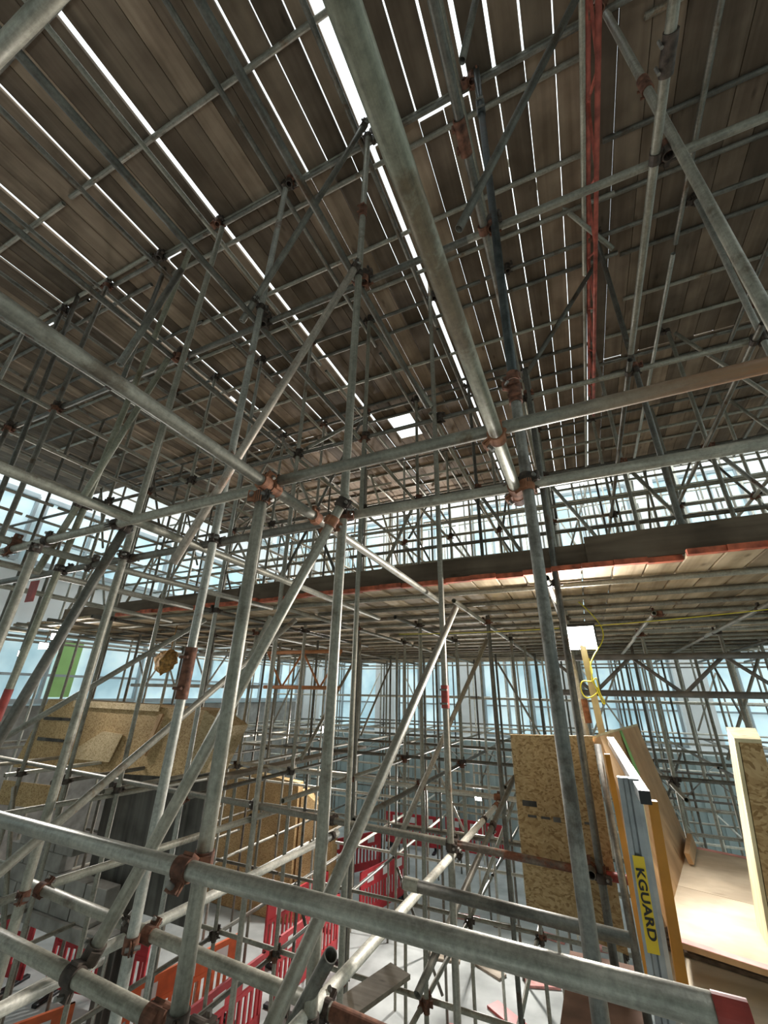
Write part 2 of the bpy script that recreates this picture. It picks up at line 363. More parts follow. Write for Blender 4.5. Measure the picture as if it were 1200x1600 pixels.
for (z0, z1) in levels:
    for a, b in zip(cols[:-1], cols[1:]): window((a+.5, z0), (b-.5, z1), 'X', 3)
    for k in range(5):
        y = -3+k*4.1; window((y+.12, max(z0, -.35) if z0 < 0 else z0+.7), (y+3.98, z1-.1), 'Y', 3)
for i, a in enumerate(cols): sbox('trim_%d' % (i+1), (a-.46, YB-.25, 0), (a+.46, YB+.34, 13.5), 'column')
bm = bmesh.new()
for k in range(70):                              # ribbed cladding sheet under the windows
    x = -13.5+k*.36; box(bm, (x, YB-.42, 0), (x+.26, YB-.28, H-1.62)); box(bm, (x+.26, YB-.38, 0), (x+.36, YB-.30, H-1.62))
struct(link('wall_back_base', bm_mesh(bm, 'cladding'), 'sheet'))
for k, z in enumerate((-1.55, 1.75, 5.1, 8.7)):
    sbox('trim_%d' % (20+k), (-13.5, YB-.3, z+H-.07), (13, YB-.26+.3, z+H+.07), 'column')
bm = bmesh.new(); box(bm, (XL-.2, 6.75, H-.25), (XL-.13, 7.3, H+1.1)); o = link('lime_panel', bm_mesh(bm, 'lime'), 'lime')
tag(o, 'bright lime green panel standing among the left windows', 'panel')

# ------------------------------------------------------------------ plank roof
ZR = 4.745; PITCH = .2304; X0 = -.225*4.75
gaps = {0: .10, 1: .014, 2: .013, 3: .024, -1: .007, -2: .013, -3: .020, -4: .036, -5: .028, -6: .016, -7: .010, -8: .05, -9: .004,
        8: .062, 9: .006, 12: .042, 14: .008, 16: .055, 18: .012, 20: .045, 24: .04, 28: .03, 32: .02}
def board_mesh(L, wd=1.0, th=.038):
    bm = bmesh.new(); box(bm, (-wd/2, 0, 0), (wd/2, L, th)); return bm_mesh(bm, 'board', False, .006*(1 if wd < .5 else 2.2))
RB = board_mesh(3.9); 
runs = [(-2.05, 'over the viewer'), (1.858, 'first run'), (5.765, 'far run')]
jr = random.Random(3)
def in_hole(x, y0, y1): return False
for (y, rn) in runs:
    for k in range(-24, 46):                      # boundary k lies left of board k
        g0 = gaps.get(k, .0025); g1 = gaps.get(k+1, .0025)
        jit = 0
        if y > 0:
            q = (.85 if k > 5 else (.75 if k in (-8, -9, 0) else (.30 if k > 0 else .24))) if y < 5 else .35; g0 = (.09 if (k == 17 and y < 5) else g0*q+.001); g1 = (.09 if (k == 16 and y < 5) else g1*q+.001)
        xr = X0-k*PITCH-g0/2; xl = X0-(k+1)*PITCH+g1/2; wd = xr-xl
        x = (xr+xl)/2
        if k > 38 and y > 5: continue
        if y > 5 and k in (5, 6): L0, L1 = None, None
        kk = (8+k)
        side = 'left' if kk > 0 else 'right'
        o = link('roof_plank', RB, 'roof'); o.location = (x, y+jr.uniform(0, .012)+(.035 if (k in (-3, -4, -1, 11, 22) and 1 < y < 5) else 0), ZR+H+jr.uniform(0, .003)); o.scale = (wd, .998, 1)
        if y > 5 and k in (5, 6):                 # the open hatch beyond the second joint
            o.location.y += .78; o.scale.y = .8
        lab = 'weathered roof plank, %s to the %s of the red ladder beam, %s' % (ordn(abs(kk)) if kk else 'right above', side, rn) if kk else 'weathered roof plank right above the red ladder beam, %s' % rn
        tag(o, lab, 'plank', 'planks of the scaffold roof')

# transoms carrying the roof planks
tr = [.15, .98, 1.80, 2.02, 2.72, 3.22, 3.95, 4.65, 5.30, 5.78, 6.10, 6.9, 7.7, 8.5, 9.3]
for j, y in enumerate(tr):
    for (xa, xb, side) in ((-9.9, -4.1, 'left'), (-4.0, .9, 'middle'), (1.0, 5.2, 'right')):
        dy = jr.uniform(-.04, .04); 
        tube('roof_transom', (xa+jr.uniform(-.2, .2), y+dy, ZR+H-R0-.001), (xb+jr.uniform(-.2, .2), y+dy+jr.uniform(-.03, .03), ZR+H-R0-.001), jr.choice(['dark', 'dark', 'galv', 'dust']),
             'roof tube under the planks, %s from the viewer, %s length' % (ordn(j+1), side), 'scaffold tube', 'cross tubes under the plank roof', TUBE_FAR)

# ------------------------------------------------------------------ boarded deck in the middle distance
ZD = .93
def edge_y(x): return 3.52-.045*(x-.2) if x < .2 else 3.52-.05*(x-.2)
DB = board_mesh(3.9, .217)
pe = bmesh.new(); box(pe, (-.1125, -.004, -.002), (.1125, .045, .040)); PE = bm_mesh(pe, 'painted_end')
nb = 0
for r, y0 in enumerate((None, 7.66, 11.62)):
    for k in range(52):
        x = 2.95-k*.2275
        if r > 0 and (k % 52 > 46): continue
        y = (edge_y(x)+jr.uniform(-.03, .05)) if r == 0 else y0+jr.uniform(-.03, .03)
        z = ZD+jr.uniform(0, .004)
        if r == 0 and k in (7, 8, 9): y -= .10
        o = link('deck_plank', DB, 'deck'); o.location = (x, y, z+H)
        if r == 2: o.scale.y = .5
        tag(o, 'deck plank, %s from the right end of the deck, %s' % (ordn(k+1), ('front run with orange end', 'second run', 'farthest run')[r]), 'plank', 'planks of the boarded deck')
        if r == 0 and k < 40:
            e = link('painted_end', PE, 'orangepaint', o)
for j in range(14):
    y = 3.93+.575*j+jr.uniform(-.02, .02)
    for xa, xb, side in ((-8.9, -3.1, 'left'), (-3.0, 3.1, 'right')):
        m = jr.choice(['galv', 'galv', 'dust', 'dark'])
        tube('deck_transom', V(xa, y, ZD-R0-.001), V(xb+jr.uniform(-.05, .05), y+jr.uniform(-.02, .02), ZD-R0-.001), m,
             'tube under the deck planks, %s from the deck edge, %s length' % (ordn(j+1), side), 'scaffold tube', 'cross tubes under the boarded deck', TUBE_FAR)
def toe(xa, xb, za, zb, h, dy, label):
    ya, yb = edge_y(xa)+dy, edge_y(xb)+dy; t = .038
    o = hexa('toe_board', [V(xa, ya, za), V(xb, yb, zb), V(xb, yb, zb+h), V(xa, ya, za+h), V(xa, ya+t, za), V(xb, yb+t, zb), V(xb, yb+t, zb+h), V(xa, ya+t, za+h)], 'toe')
    tag(o, label, 'toe board'); return o
toe(.16, 3.0, .975, .975, .225, .03, 'dark brown toe board, right and raised, on edge along the deck front')
toe(-3.7, .2, .972, .972, .19, .08, 'dark brown toe board, centre and lower, on edge along the deck front')
toe(-7.6, -3.66, .97, .972, .19, .13, 'dark brown toe board, far left one, on edge along the deck front')

# ------------------------------------------------------------------ hand placed tubes
TUBES = [
    ('scaffold_ledger', 'moss', (-0.157, -0.7253, 0.8427), (-0.157, 1.8459, 0.8473), 'thick nearest overhead pipe', 'thickest overhead grey pipe sweeping from the top centre down to a rusty coupler'),
    ('scaffold_ledger', 'galv', (-1.1095, -0.9564, 0.83), (-1.1918, 3.9642, 0.83), 'long pipe from left edge', 'long grey pipe slanting from the left edge to the tied post under the deck edge'),
    ('scaffold_ledger', 'galv', (-2.0516, -0.5185, 0.83), (-2.1811, 4.5996, 0.83), 'second pipe from left edge', 'grey pipe parallel below the long left pipe, ending under the deck fascia'),
    ('scaffold_ledger', 'galv', (-3.246, 1.1191, 0.85), (-3.0887, 3.7028, 0.85), 'third pipe from left edge', 'grey pipe third down from the left edge, running under the deck'),
    ('scaffold_ledger', 'dust', (-3.8001, 0.6835, 0.83), (-3.888, 3.3133, 0.83), 'low pipe with rusty clamps', 'dusty pipe at far left carrying two rusty clamps side by side'),
    ('scaffold_ledger', 'galv', (-4.7408, 1.7272, 0.84), (-5.0269, 3.9958, 0.84), 'short low left pipe', 'short grey pipe low at far left, just above the two small floodlights'),
    ('scaffold_ledger', 'brown', (-1.1366, 1.28, 0.8618), (1.0164, 1.28, 0.8898), 'brown stained cross pipe', 'cross pipe stained rusty brown at its right end, passing behind the overhead pipe'),
    ('scaffold_ledger', 'galv', (-3.8736, 1.285, 0.7884), (-1.1564, 1.285, 0.8486), 'left cross pipe', 'cross pipe rising from the left edge to the orange coupler on the long pipe'),
    ('scaffold_ledger', 'dark', (-4.9461, 1.775, 0.8006), (-1.1399, 1.775, 0.8585), 'lower left cross pipe', 'dark lower cross pipe at left, passing behind the upright tubes'),
    ('scaffold_ledger', 'galv', (-1.129, 1.775, 0.8759), (1.2573, 1.775, 0.8849), 'lower right cross pipe', 'lower cross pipe running right from the central post, below the brown stained one'),
    ('scaffold_ledger', 'galv', (-1.6739, 0.0207, 1.75), (-0.6223, 0.0299, 1.75), 'overhead corner pipe', 'blurred thick pipe cutting across the top left corner of the roof'),
    ('scaffold_ledger', 'rail', (-2.6963, 1.1802, -0.485), (0.1554, 1.1256, -0.485), 'big foreground guard rail', 'thick foreground guard rail crossing the whole bottom, with a red painted right end'),
    ('scaffold_ledger', 'galv', (-2.6637, 1.285, -0.8623), (-1.3188, 1.285, -0.8942), 'thick bottom left pipe', 'thick pipe in the bottom left corner ending at a clamp under an upright'),
    ('scaffold_ledger', 'galv', (-1.289, 1.3, -0.893), (-0.6052, 1.3, -0.9056), 'pipe stub past the clamp', 'pipe stub continuing right of the bottom left clamp'),
    ('scaffold_ledger', 'galv', (-2.9369, 1.81, -0.9882), (-1.2331, 1.81, -1.0371), 'second bottom left pipe', 'grey cross pipe in the lower left behind the big guard rail'),
    ('scaffold_ledger', 'galv', (-1.2342, 1.812, -1.04), (-0.4472, 1.812, -1.0762), 'bottom pipe with rusty sleeve', 'grey cross pipe at bottom centre running into a rusty brown sleeve'),
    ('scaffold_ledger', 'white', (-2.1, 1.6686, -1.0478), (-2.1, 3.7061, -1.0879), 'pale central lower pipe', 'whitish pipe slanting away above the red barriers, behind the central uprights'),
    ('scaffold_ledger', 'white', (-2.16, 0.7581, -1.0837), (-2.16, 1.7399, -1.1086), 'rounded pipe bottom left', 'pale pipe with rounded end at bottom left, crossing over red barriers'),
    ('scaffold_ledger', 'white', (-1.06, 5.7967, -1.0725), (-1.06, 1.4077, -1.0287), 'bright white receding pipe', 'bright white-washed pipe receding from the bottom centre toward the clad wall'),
    ('scaffold_ledger', 'dark', (-0.9326, 2.3, -0.8193), (0.0008, 2.3, -0.8462), 'dark short cross pipe', 'dark short cross pipe with a capped left end, stopping at the panel corner'),
    ('scaffold_ledger', 'rusty', (-1.0834, 3.61, -0.9998), (0.061, 3.61, -1.0426), 'red ended cross pipe', 'brown cross pipe with a red right end, clamped in front of the particle board'),
    ('scaffold_ledger', 'dust', (-7.3102, 3.61, -0.8765), (-1.0882, 3.61, -0.9997), 'long dusty low cross pipe', 'long dusty cross pipe low down, running from the dark wall to the bright receding pipe'),
    ('scaffold_ledger', 'white', (-4.7958, 5.4, -0.9669), (-0.6495, 5.4, -1.0292), 'light cross pipe behind', 'pale cross pipe behind the bright receding pipe, ending at the particle board'),
    ('scaffold_ledger', 'galv', (-4.914, 2.4758, -1.05), (-4.6499, 4.7496, -1.05), 'small pipe over dark wall', 'thin pipe in front of the dark stained wall at left'),
    ('scaffold_ledger', 'galv', (-3.0459, 1.9124, -1.06), (-2.9128, 3.9341, -1.06), 'pipe beside left board', 'grey pipe running back past the lower particle board enclosure'),
    ('scaffold_ledger', 'galv', (-3.7201, 2.0083, -1.3), (-3.719, 2.94, -1.3), 'short pipe over blocks', 'short pipe in front of the concrete block wall at lower left'),
    ('scaffold_standard', 'worn', (-0.1031, 1.72, 1.3971), (-0.1133, 1.72, -4.2342), 'worn right upright', 'scarred light grey upright right of centre, running from mid roof to the bottom'),
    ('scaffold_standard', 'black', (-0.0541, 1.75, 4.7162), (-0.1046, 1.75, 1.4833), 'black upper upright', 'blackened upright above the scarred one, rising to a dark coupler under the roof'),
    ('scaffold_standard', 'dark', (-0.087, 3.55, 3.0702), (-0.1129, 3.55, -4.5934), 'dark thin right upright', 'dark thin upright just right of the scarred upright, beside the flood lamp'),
    ('scaffold_standard', 'galv', (-1.0296, 1.72, 4.5546), (-1.0513, 1.72, -3.8456), 'central upright', 'tall central upright from the roof gap down past the guard rail'),
    ('scaffold_standard', 'galv', (-1.1483, 1.22, 0.757), (-1.1632, 1.22, -0.8404), 'thick left centre upright', 'thick upright left of centre standing under the orange coupler'),
    ('scaffold_standard', 'galv', (-2.7094, 1.72, 4.3689), (-2.8764, 1.72, -4.4807), 'far left upright', 'leaning looking upright at left passing in front of the big particle board box'),
    ('scaffold_standard', 'scab', (-1.9154, 1.72, 4.4268), (-2.006, 1.72, -4.4705), 'scabby sleeved upright', 'upright with a flaking rusty sleeve joint in front of the particle board box'),
    ('scaffold_standard', 'moss', (-3.1336, 1.72, 4.2953), (-3.7127, 1.72, -0.9573), 'mossy upright', 'greenish upright at far left ending in a red band'),
    ('scaffold_standard', 'galv', (-2.8496, 1.24, 0.7465), (-2.9075, 1.24, -0.8463), 'edge upright', 'upright at the extreme left edge below the cross pipe joint'),
    ('scaffold_standard', 'dust', (-1.0555, 3.52, 4.9257), (-1.0618, 3.52, -2.6457), 'post tied at deck edge', 'upright at the deck edge with a red sleeve joint, left of the particle board'),
    ('scaffold_standard', 'dark', (-3.9509, 1.95, 4.8883), (-4.0323, 1.95, 2.9324), 'short dark left upright', 'short dark upright under the roof at left, beside the dark roof brace'),
    ('scaffold_standard', 'dark', (-5.3326, 1.74, 4.9152), (-5.041, 1.74, 1.6244), 'upper left upright', 'upright high at the left edge, crossing behind the long pipe'),
    ('scaffold_brace', 'pink', (-1.0039, 1.66, 2.7795), (-2.03, 1.5384, 0.6509), 'pinkish long brace', 'long pinkish brace falling left from the central upright to a cut rusty end'),
    ('scaffold_brace', 'galv', (-0.9913, 1.66, 0.9358), (-1.7087, 1.34, -0.8463), 'lower long brace', 'long brace falling left from the central post junction to the lower left pipes'),
    ('scaffold_brace', 'galv', (-0.9203, 3.47, 0.6747), (-0.9557, 0.9585, -1.1537), 'big light brace', 'big light brace dropping from the deck edge post across the guard rail'),
    ('scaffold_brace', 'dark', (-0.9367, 1.6524, -0.8226), (-1.7476, 2.1209, -1.8741), 'open ended pipe', 'open ended dark pipe pointing up at bottom centre'),
    ('scaffold_brace', 'dust', (-2.6048, 3.5, 0.6612), (-2.6832, 1.3391, -0.9298), 'dusty crossing brace', 'dusty brace crossing in front of the big particle board box'),
    ('scaffold_brace', 'galv', (-3.5361, 3.2136, 0.6727), (-4.6109, 2.0945, -0.5417), 'thin upper left brace', 'thin brace from the deck underside down to the left edge'),
    ('scaffold_brace', 'dark', (-2.214, 1.3384, 0.8307), (-2.71, 1.233, -0.6032), 'dark left brace', 'dark brace at left beside the two small floodlights'),
    ('scaffold_brace', 'moss', (-2.9353, 1.7112, 2.68), (-3.6617, 1.655, 0.7949), 'green upper left brace', 'greenish brace from the roof pipes down toward the left clamps'),
    ('scaffold_brace', 'dark', (-2.5375, 1.3707, 3.1798), (-2.6625, 1.2396, 2.0911), 'dark roof brace', 'short dark brace crossing the bright roof slot at left'),
    ('scaffold_brace', 'dark', (-0.9965, 1.6377, 4.6), (-2.0285, 1.6458, 2.65), 'brace across roof slot', 'thin brace from the widest bright roof slot to the pinkish brace level'),
    ('scaffold_standard', 'galv', (0.8434, 1.72, 4.3788), (0.9065, 1.72, 0.932), 'big upper right tube', 'thickest tube at upper right, dropping past the roof pipe to the right edge'),
    ('scaffold_brace', 'dark', (0.6308, 1.4445, 4.1094), (-0.2681, 1.5203, 2.4409), 'open ended roof brace', 'dark brace with an open lower end crossing the black upright'),
    ('scaffold_brace', 'dark', (0.1181, 1.2761, 4.8377), (-0.1215, 1.3652, 3.8904), 'short top brace', 'short dark tube at the top meeting the black upright'),
    ('scaffold_brace', 'galv', (-0.1412, 2.6502, 5.566), (0.9508, 3.5311, 4.3044), 'faint roof brace', 'faint pale brace close under the planks, left of the red ladder beam'),
    ('scaffold_brace', 'dark', (0.8568, 3.7523, 4.5033), (-0.116, 3.7363, 3.1109), 'thin mid brace', 'thin brace falling left from the red ladder beam'),
    ('scaffold_brace', 'dust', (-1.0232, 5.25, 0.6112), (-1.7271, 4.0, -1.2541), 'olive brace under deck', 'olive grey brace under the deck, falling left from a pale upright'),
    ('scaffold_brace', 'dark', (-0.8574, 5.3, -0.8029), (-1.2073, 3.2, -1.653), 'dark brace over floor', 'dark brace over the white concrete, left of the particle board')]
near = []
FLOORED = {'worn right upright', 'dark thin right upright', 'central upright', 'far left upright', 'scabby sleeved upright', 'post tied at deck edge', 'mossy upright', 'edge upright'}
for kind, mat, a, b, short, label in TUBES:
    p, q = V(*a), V(*b)
    if short in FLOORED: d = q-p; q = p+d*((p.z-.004)/(p.z-q.z))
    o = tube(kind, p, q, mat, label, 'scaffold tube')
    near.append((p, q, short, mat, o))
T = {n[2]: n for n in near}
def on(short, z=None, y=None, x=None):
    p, q = T[short][:2]; d = q-p
    k = ((z+H-p.z)/d.z) if z is not None else ((y-p.y)/d.y if y is not None else (x-p.x)/d.x)
    return p+d*k, d.normalized()
def closest(p1, q1, p2, q2):
    d1, d2, r = q1-p1, q2-p2, p1-p2
    a, e, f = d1.dot(d1), d2.dot(d2), d2.dot(r); c = d1.dot(r); b = d1.dot(d2); den = a*e-b*b
    s = min(1, max(0, (b*f-c*e)/den)) if den > 1e-9 else 0
    t = min(1, max(0, (b*s+f)/e)); s = min(1, max(0, (b*t-c)/a))
    return p1+d1*s, p2+d2*t
XI = lambda i: -.10-.925*i+.006*((i*7) % 5)
YJ = lambda j: 1.76+1.8*j
cr = random.Random(5)
nodes = []
for i in range(len(near)):
    for j in range(i+1, len(near)):
        a, b = closest(near[i][0], near[i][1], near[j][0], near[j][1])
        if (a-b).length < .115: nodes.append((i, j, a, b))
for (i, j, a, b) in nodes:
    d1 = near[i][1]-near[i][0]; d2 = near[j][1]-near[j][0]
    if (a-b).length < .02: continue
    hero = {near[i][2], near[j][2]}
    if hero & {'open ended pipe', 'rounded pipe bottom left', 'dark roof brace', 'faint roof brace'} or hero in ({'big light brace', 'big foreground guard rail'}, {'central upright', 'big foreground guard rail'}, {'big light brace', 'central upright'}): continue
    mat = 'orange_rust' if hero & {'long pipe from left edge', 'thick nearest overhead pipe', 'low pipe with rusty clamps', 'second pipe from left edge'} else cr.choice(['clamp', 'clamp', 'rust'])
    sa, sb = near[i][2].replace('tube', 'pipe'), near[j][2]
    coupler(a, d1, b, d2, '%s coupler, %s to %s' % ('orange rusty' if mat == 'orange_rust' else 'brown rusty', sa, sb), mat, cr.uniform(.5, 1.2))
def sl(short, mat, label, length=.15, bolts=True, **k):
    p, d = on(short, **k); return sleeve(p, d, mat, label, length, bolts)
sl('scabby sleeved upright', 'rust', 'rusty flaking sleeve on the upright before the particle board box', .26, z=.08)
sl('post tied at deck edge', 'redpaint', 'red sleeve joint on the deck edge post', .17, z=-.02)
sl('big upper right tube', 'rust', 'rusty brown sleeve on the thickest upper right tube', .13, z=3.34)
sleeve(V(XI(-1)-.056, 1.32, 2.72), Vector((0, 1, 0)), 'clamp', 'dark brown sleeve high on the tube right of the red ladder beam', .16)
sleeve(V(XI(0)-.056, 1.24, 2.72), Vector((0, 1, 0)), 'rust', 'dark rusty sleeve on the tube beside the black upper upright', .17)
sl('central upright', 'rust', 'small rusty sleeve high on the central upright', .13, z=3.45)
sl('brown stained cross pipe', 'rust', 'rusty band on the brown stained cross pipe at the right edge', .06, False, x=1.0)
sl('worn right upright', 'rust', 'rusty collar at the top of the scarred upright', .12, z=1.36)
sl('black upper upright', 'black', 'black collar near the top of the blackened upright', .2, z=4.1)
sl('bottom pipe with rusty sleeve', 'rust', 'rusty brown sleeve at the bottom centre', .3, False, x=-.86)
sl('mossy upright', 'redpaint', 'red band on the mossy upright at the left edge', .2, False, z=-.12)
sl('dark short cross pipe', 'galv', 'grey end collar on the dark short cross pipe', .07, False, x=-.89)
sl('red ended cross pipe', 'redpaint', 'red painted end of the brown cross pipe', .16, False, x=-.03)
sl('light cross pipe behind', 'orange_rust', 'orange collar where the white receding pipe meets the pale cross pipe', .1, x=-1.06)
sl('bright white receding pipe', 'orange_rust', 'orange sleeve at the far end of the bright white pipe', .12, y=5.2)
sl('thick nearest overhead pipe', 'rust', 'rusty ring under the lower end of the thickest overhead pipe', .06, y=1.83)
sl('big foreground guard rail', 'redpaint', 'red painted end of the big guard rail', .05, False, x=.138)

# ------------------------------------------------------------------ the rest of the scaffold, as a grid of tubes
LIFT = {-2.85: 'just above the floor', -1.0: 'below the deck', .84: 'at deck level', 2.72: 'halfway to the roof', 4.62: 'under the roof'}
def colname(i): return 'lamp column' if i == 0 else '%s column %s of the lamp' % (ordn(abs(i)), 'left' if i > 0 else 'right')
lr = random.Random(11)
HANDSTD = {(0, 0), (1, 0), (2, 0), (3, 0), (4, 0), (-1, 0), (0, 1), (1, 1)}
lat = []
def mcol(y): return lr.choice(['galv', 'galv', 'dark', 'dust', 'dark', 'scab'] if y < 9 else ['galv', 'dark', 'dust', 'white'])
def walk(x, y): return x > .1 and y < 5.6            # the ply walkway and its surroundings at the right
for j in range(0, 9):
    for i in range(-6, 12):
        x, y = XI(i), YJ(j)
        if (i, j) in HANDSTD or (j == 0 and i < 0): continue
        if j == 1 and i > 9: continue
        if j >= 6 and i > 10: continue
        z0 = -H+.004; z1 = 4.6 if j <= 4 else 6.2+lr.uniform(-.4, 1.2)
        if walk(x, y) : z0 = .97 if not (j == 1 and i == -1) else .97
        if lr.random() < .08 and j > 2: continue
        x += lr.uniform(-.003, .003)
        tube('scaffold_standard', V(x, y, z0), V(x+lr.uniform(-.004, .004), y+lr.uniform(-.004, .004), z1), mcol(y),
             'upright scaffold tube, %s row back, %s' % (ordn(j+1), colname(i)), 'scaffold tube', 'uprights of the scaffold grid', TUBE_FAR if j else TUBE)
        lat.append((i, j))
        if z0 < -4 and j >= 2 and (i+j) % 3 != 1:
            o = link('sole_board', SOLE, 'pinkpaint' if (i+j) % 2 else 'plank') if False else None
for j in range(4, 9):
    for i in range(-3, 8):
        if lr.random() < .3: continue
        x = (XI(i)+XI(i+1))/2+lr.uniform(-.1, .1); y = YJ(j)+lr.uniform(.3, .9)
        tube('scaffold_standard', V(x, y, -H+.004 if j > 5 else .98), V(x+lr.uniform(-.04, .04), y, 4.58 if j == 4 else 6+lr.uniform(-1.2, 1)), mcol(y),
             'thin in-between upright behind the %s row, %s' % (ordn(j+1), colname(i)), 'scaffold tube', 'uprights of the scaffold grid', TUBE_FAR)
LS = set(lat) | HANDSTD
coup = []
HANDY = {-1: 5.2, -2: 4.4, 1: 3.9, 2: 4.5, 3: 3.6, 4: 3.3, 5: 4.0, 0: 1.8}
for z in LIFT:
    top = z > 4
    for i in range(-6, 12):
        x = XI(i)-(.115 if top else .056)
        segs = []
        if z == .84: segs = [(max(3.3, HANDY.get(i, 0)+.05), 7.6), (7.65, 13.2)]
        elif z == -1.0:
            a = {1: 5.85, 2: 3.75, 3: 4.0}.get(i, 3.4 if i >= 0 else 6.1)
            segs = [(a, 9.0), (9.05, 15.8)]
        elif z == -2.85: segs = [(3.4 if i > 0 else 6.2, 8.9), (8.95, 15.8)]
        elif z == 2.72: segs = [(-1.2, 3.3), (3.35, 9.2), (9.25, 16.2)]
        else: segs = [(-1.8, 4.0), (4.05, 9.6)]
        for s, (ya, yb) in enumerate(segs):
            if yb-ya < .6: continue
            if lr.random() < (.12 if s else .04) and z < 4 and not (z == 2.72 and -2 < i < 4): continue
            if z == -1.0 and i < -4: continue
            dx = lr.uniform(-.006, .006)
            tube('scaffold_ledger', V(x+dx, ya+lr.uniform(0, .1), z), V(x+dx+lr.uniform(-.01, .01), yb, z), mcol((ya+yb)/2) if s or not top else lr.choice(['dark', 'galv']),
                 'receding ledger %s, %s, %s length' % (LIFT[z], colname(i), ordn(s+1)), 'scaffold tube', 'ledgers running away from the viewer', TUBE if (s == 0 and z > 1) else TUBE_FAR)
            for j in range(0, 9):
                if (i, j) in LS and ya < YJ(j) < yb: coup.append((XI(i), YJ(j), z, 'Y', i, j))
    for j in range(0, 9):
        y = YJ(j)+.056
        if z == .84 and j < 7: continue
        if z == -1.0 and j in (0, 1, 2): continue
        if z == -2.85 and j < 2: continue
        if z > 4 and j > 4: continue
        for s, (xa, xb) in enumerate(((-10.2, -5.3), (-5.2, -.35), (-.3, 5.4))):
            if s == 2 and z < .5 and j < 3: continue
            if z == 2.72 and j == 0 and s == 2: xb = 3.0
            if lr.random() < .06 and j > 1: continue
            zz = z+.052
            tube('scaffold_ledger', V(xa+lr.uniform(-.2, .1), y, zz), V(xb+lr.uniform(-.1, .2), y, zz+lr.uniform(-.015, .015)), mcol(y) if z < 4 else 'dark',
                 'cross ledger %s on the %s row back, %s length' % (LIFT[z], ordn(j+1), ('left', 'middle', 'right')[s]), 'scaffold tube', 'cross ledgers of the scaffold grid', TUBE if j < 2 else TUBE_FAR)
            for i in range(-6, 12):
                if (i, j) in LS and xa < XI(i) < xb: coup.append((XI(i), YJ(j), zz, 'X', i, j))
# extra ledgers added between the lifts to thicken the far rows
for j in range(2, 9):
    for z, ph in ((-.1, 'at eye level'), (-1.9, 'between the two lower lifts'), (1.4, 'low above the deck'), (1.95, 'just above the deck'), (3.3, 'halfway up'), (3.9, 'high up'), (5.2, 'above roof level'), (2.3, 'a head above the deck'), (4.2, 'just under the roof')):
        if z == -.1 and j < 6: continue
        if z in (1.4, 3.3, 5.2) and j < 5: continue
        if z < 0 and j < 3: continue
        if (z == 3.9 and j < 4) or (z == 4.2 and not 2 < j < 6) or (z == 1.4 and j < 4): continue
        y = YJ(j)+.056
        for s, (xa, xb) in enumerate(((-10, -3.2), (-3.1, 5.2))):
            tube('extra_ledger', V(xa, y, z), V(xb, y, z+lr.uniform(-.04, .04)), mcol(y), 'extra ledger tube %s on the %s row back, %s length' % (ph, ordn(j+1), ('left', 'right')[s]),
                 'scaffold tube', 'extra ledger tubes on the far rows', TUBE_FAR)
# diagonal braces
lifts = [-H+.25, -2.85, -1.0, .84, 2.72, 4.62]
names = ['floor bay', 'low bay', 'bay below deck', 'bay above deck', 'roof bay']
for j in range(1, 9):
    for i in range(-6, 11):
        for k in range(5):
            za, zb = lifts[k]+.14, lifts[k+1]-.12
            pr = lr.random()
            dens = {0: .08, 1: .10, 2: .14, 3: (.55 if j < 6 else .3) if j > 1 else .12, 4: (.62 if j < 6 else .35) if j > 1 else .22}[k]
            if pr > dens: continue
            xa, xb = XI(i), XI(i+1); y = YJ(j)-.058
            if (i, j) not in LS or (i+1, j) not in LS: continue
            if max(xa, xb) > -.3 and j < 3 and k < 3: continue
            if k == 4 and j > 4: zb += .5
            if (k == 2 and j == 1 and i >= 4) or (k < 2 and j == 4 and i >= 6): continue
            xa -= .05; xb += .05
            if lr.random() < .5: xa, xb = xb, xa
            if lr.random() < .68:
                tube('scaffold_brace', V(xa, y, za), V(xb, y-.0, zb), mcol(y), 'brace in the %s, %s row, %s' % (names[k], ordn(j+1), colname(i)), 'scaffold tube', 'diagonal braces of the scaffold grid', TUBE_FAR)
            elif j < 8:
                x = XI(i)+.06; ya, yb = YJ(j)+.09, YJ(j+1)-.09
                if (i, j+1) not in LS: continue
                if lr.random() < .5: ya, yb = yb, ya
                tube('scaffold_brace', V(x, ya, za), V(x, yb, zb), mcol(y), 'receding brace in the %s, %s row, %s' % (names[k], ordn(j+1), colname(i)), 'scaffold tube', 'diagonal braces of the scaffold grid', TUBE_FAR)
# couplers on the grid, nearest first
coup = [c for c in coup if not (c[2] < -.5 and c[1] < 3)]
coup.sort(key=lambda c: c[0]**2+c[1]**2+(c[2]*.8)**2)
for n, (x, y, z, ax, i, j) in enumerate(coup[:235]):
    o = link('scaffold_coupler', FARC, cr.choice(['clamp', 'clamp', 'rust', 'clamp']))
    o.location = V(x, y, z)
    o.rotation_euler = (0, 0, 0) if ax == 'X' else (0, 0, math.pi/2)
    lv = min(LIFT, key=lambda q: abs(q-z))
    tag(o, '%s coupler %s, %s row, %s' % ('cross tube' if ax == 'X' else 'receding tube', LIFT[lv], ordn(j+1), colname(i)), 'coupler', 'couplers of the scaffold grid')

